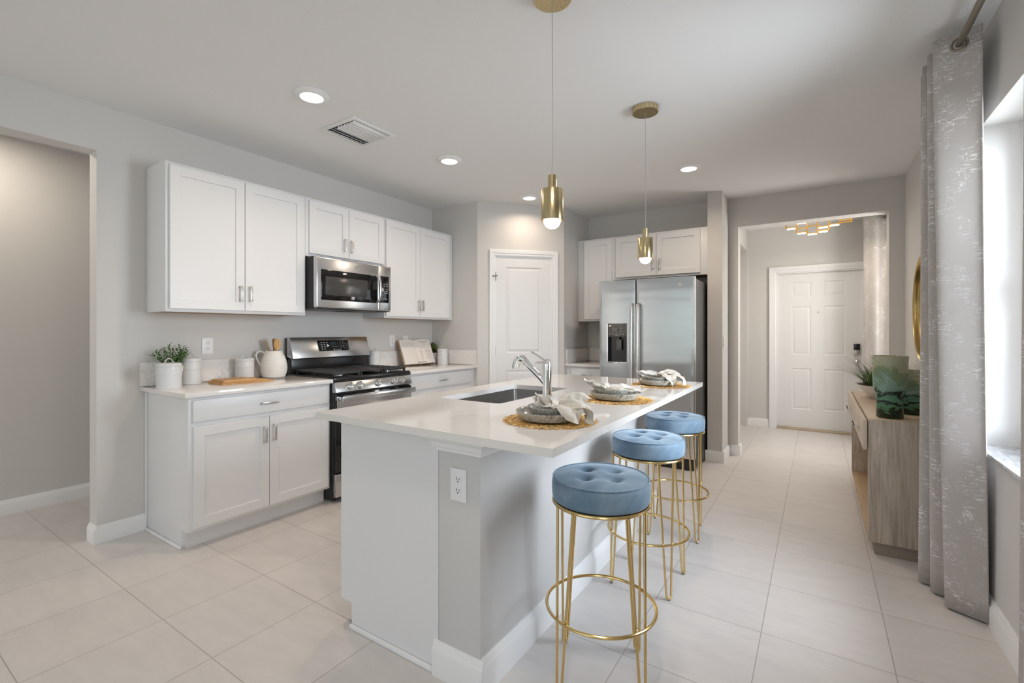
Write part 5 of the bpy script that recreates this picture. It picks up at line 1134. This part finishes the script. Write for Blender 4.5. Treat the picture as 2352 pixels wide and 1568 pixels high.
TOP = [(0.575, 2.712), (0.565, 2.722), (0.442, 2.765), (0.455, 2.79), (0.57, 2.82), (0.57, 2.845), (0.445, 2.882), (0.45, 2.91), (0.57, 2.935), (0.57, 2.96), (0.443, 2.995), (0.45, 3.02), (0.57, 3.045), (0.57, 3.07), (0.450, 3.105), (0.46, 3.13), (0.57, 3.15)]
BOT = [(0.612, 2.790), (0.605, 2.803), (0.497, 2.862), (0.51, 2.89), (0.60, 2.92), (0.60, 2.945), (0.474, 2.985), (0.475, 3.015), (0.595, 3.03), (0.595, 3.05), (0.442, 3.075), (0.445, 3.10), (0.58, 3.12), (0.58, 3.14), (0.455, 3.17), (0.47, 3.19), (0.58, 3.21)]
def onpath(P, x):
    out = []
    for a, b in zip(P, P[1:]):
        if (a[0] - x) * (b[0] - x) < 0: f = (x - a[0]) / (b[0] - a[0]); out.append((x, a[1] + f * (b[1] - a[1]), b[0] - a[0], b[1] - a[1]))
    return out
curtain('curtain', 'tall taupe curtain with silver flecks hanging beside the console table', TOP, BOT, 2.552, 0.010, [(x, y, ROD[1], dx, dy) for x, y, dx, dy in onpath(TOP, ROD[0])], 'flecked curtains on the near window')
T2 = [(0.572, 0.86), (0.47, 0.95), (0.57, 1.05), (0.47, 1.15), (0.57, 1.25), (0.47, 1.35), (0.57, 1.45), (0.47, 1.55), (0.575, 1.66), (0.49, 1.78), (0.575, 1.93), (0.535, 2.065)]
B2 = [(0.58, 0.88), (0.47, 0.97), (0.58, 1.07), (0.47, 1.17), (0.58, 1.27), (0.47, 1.37), (0.58, 1.47), (0.47, 1.58), (0.58, 1.72), (0.47, 1.84), (0.58, 1.97), (0.530, 2.105)]
curtain('curtain', 'taupe curtain of which only a thin flecked sliver shows at the right photo edge', T2, B2, 2.552, 0.010, [(x, y, ROD[1], dx, dy) for x, y, dx, dy in onpath(T2, ROD[0])][:3], 'flecked curtains on the near window')
rd = thing('curtain_rod', 'bronze curtain rod running along the right wall near the ceiling', 'curtain rod', (0, 0, 0))
m = MB(); m.cyl((ROD[0], 0.55, ROD[1]), (ROD[0], 3.20, ROD[1]), 0.0125, 20); m.done('rod', M_bronze, rd)
for y in (0.60, 3.185):
    m = MB(); m.box(XR - 0.006, XR - 0.0003, y - 0.012, y + 0.012, ROD[1] - 0.02, ROD[1] + 0.06, 0.002); m.box(ROD[0] - 0.006, XR - 0.005, y - 0.006, y + 0.006, ROD[1] + 0.013, ROD[1] + 0.025, 0.001); m.done('bracket', M_bronze, rd)
for y in (0.545, 3.205):
    m = MB(); m.sph((ROD[0], y, ROD[1]), 0.018, 16); m.done('finial', M_bronze, rd)
TH_ = [(0.655, 6.38), (0.60, 6.43), (0.535, 6.42), (0.475, 6.49), (0.435, 6.55), (0.475, 6.60), (0.52, 6.57), (0.60, 6.66), (0.655, 6.70)]
hc = curtain('hall_curtain', 'taupe flecked curtain in the entry hall, right of the front door', TH_, TH_, 2.53, 0.012, [], None)
m = MB(); m.cyl((0.60, 5.6, 2.50), (0.60, 6.95, 2.50), 0.011, 16)
for y in (5.65, 6.9): m.box(0.595, 0.699, y - 0.006, y + 0.006, 2.511, 2.52)
m.done('rod', M_bronze, hc)
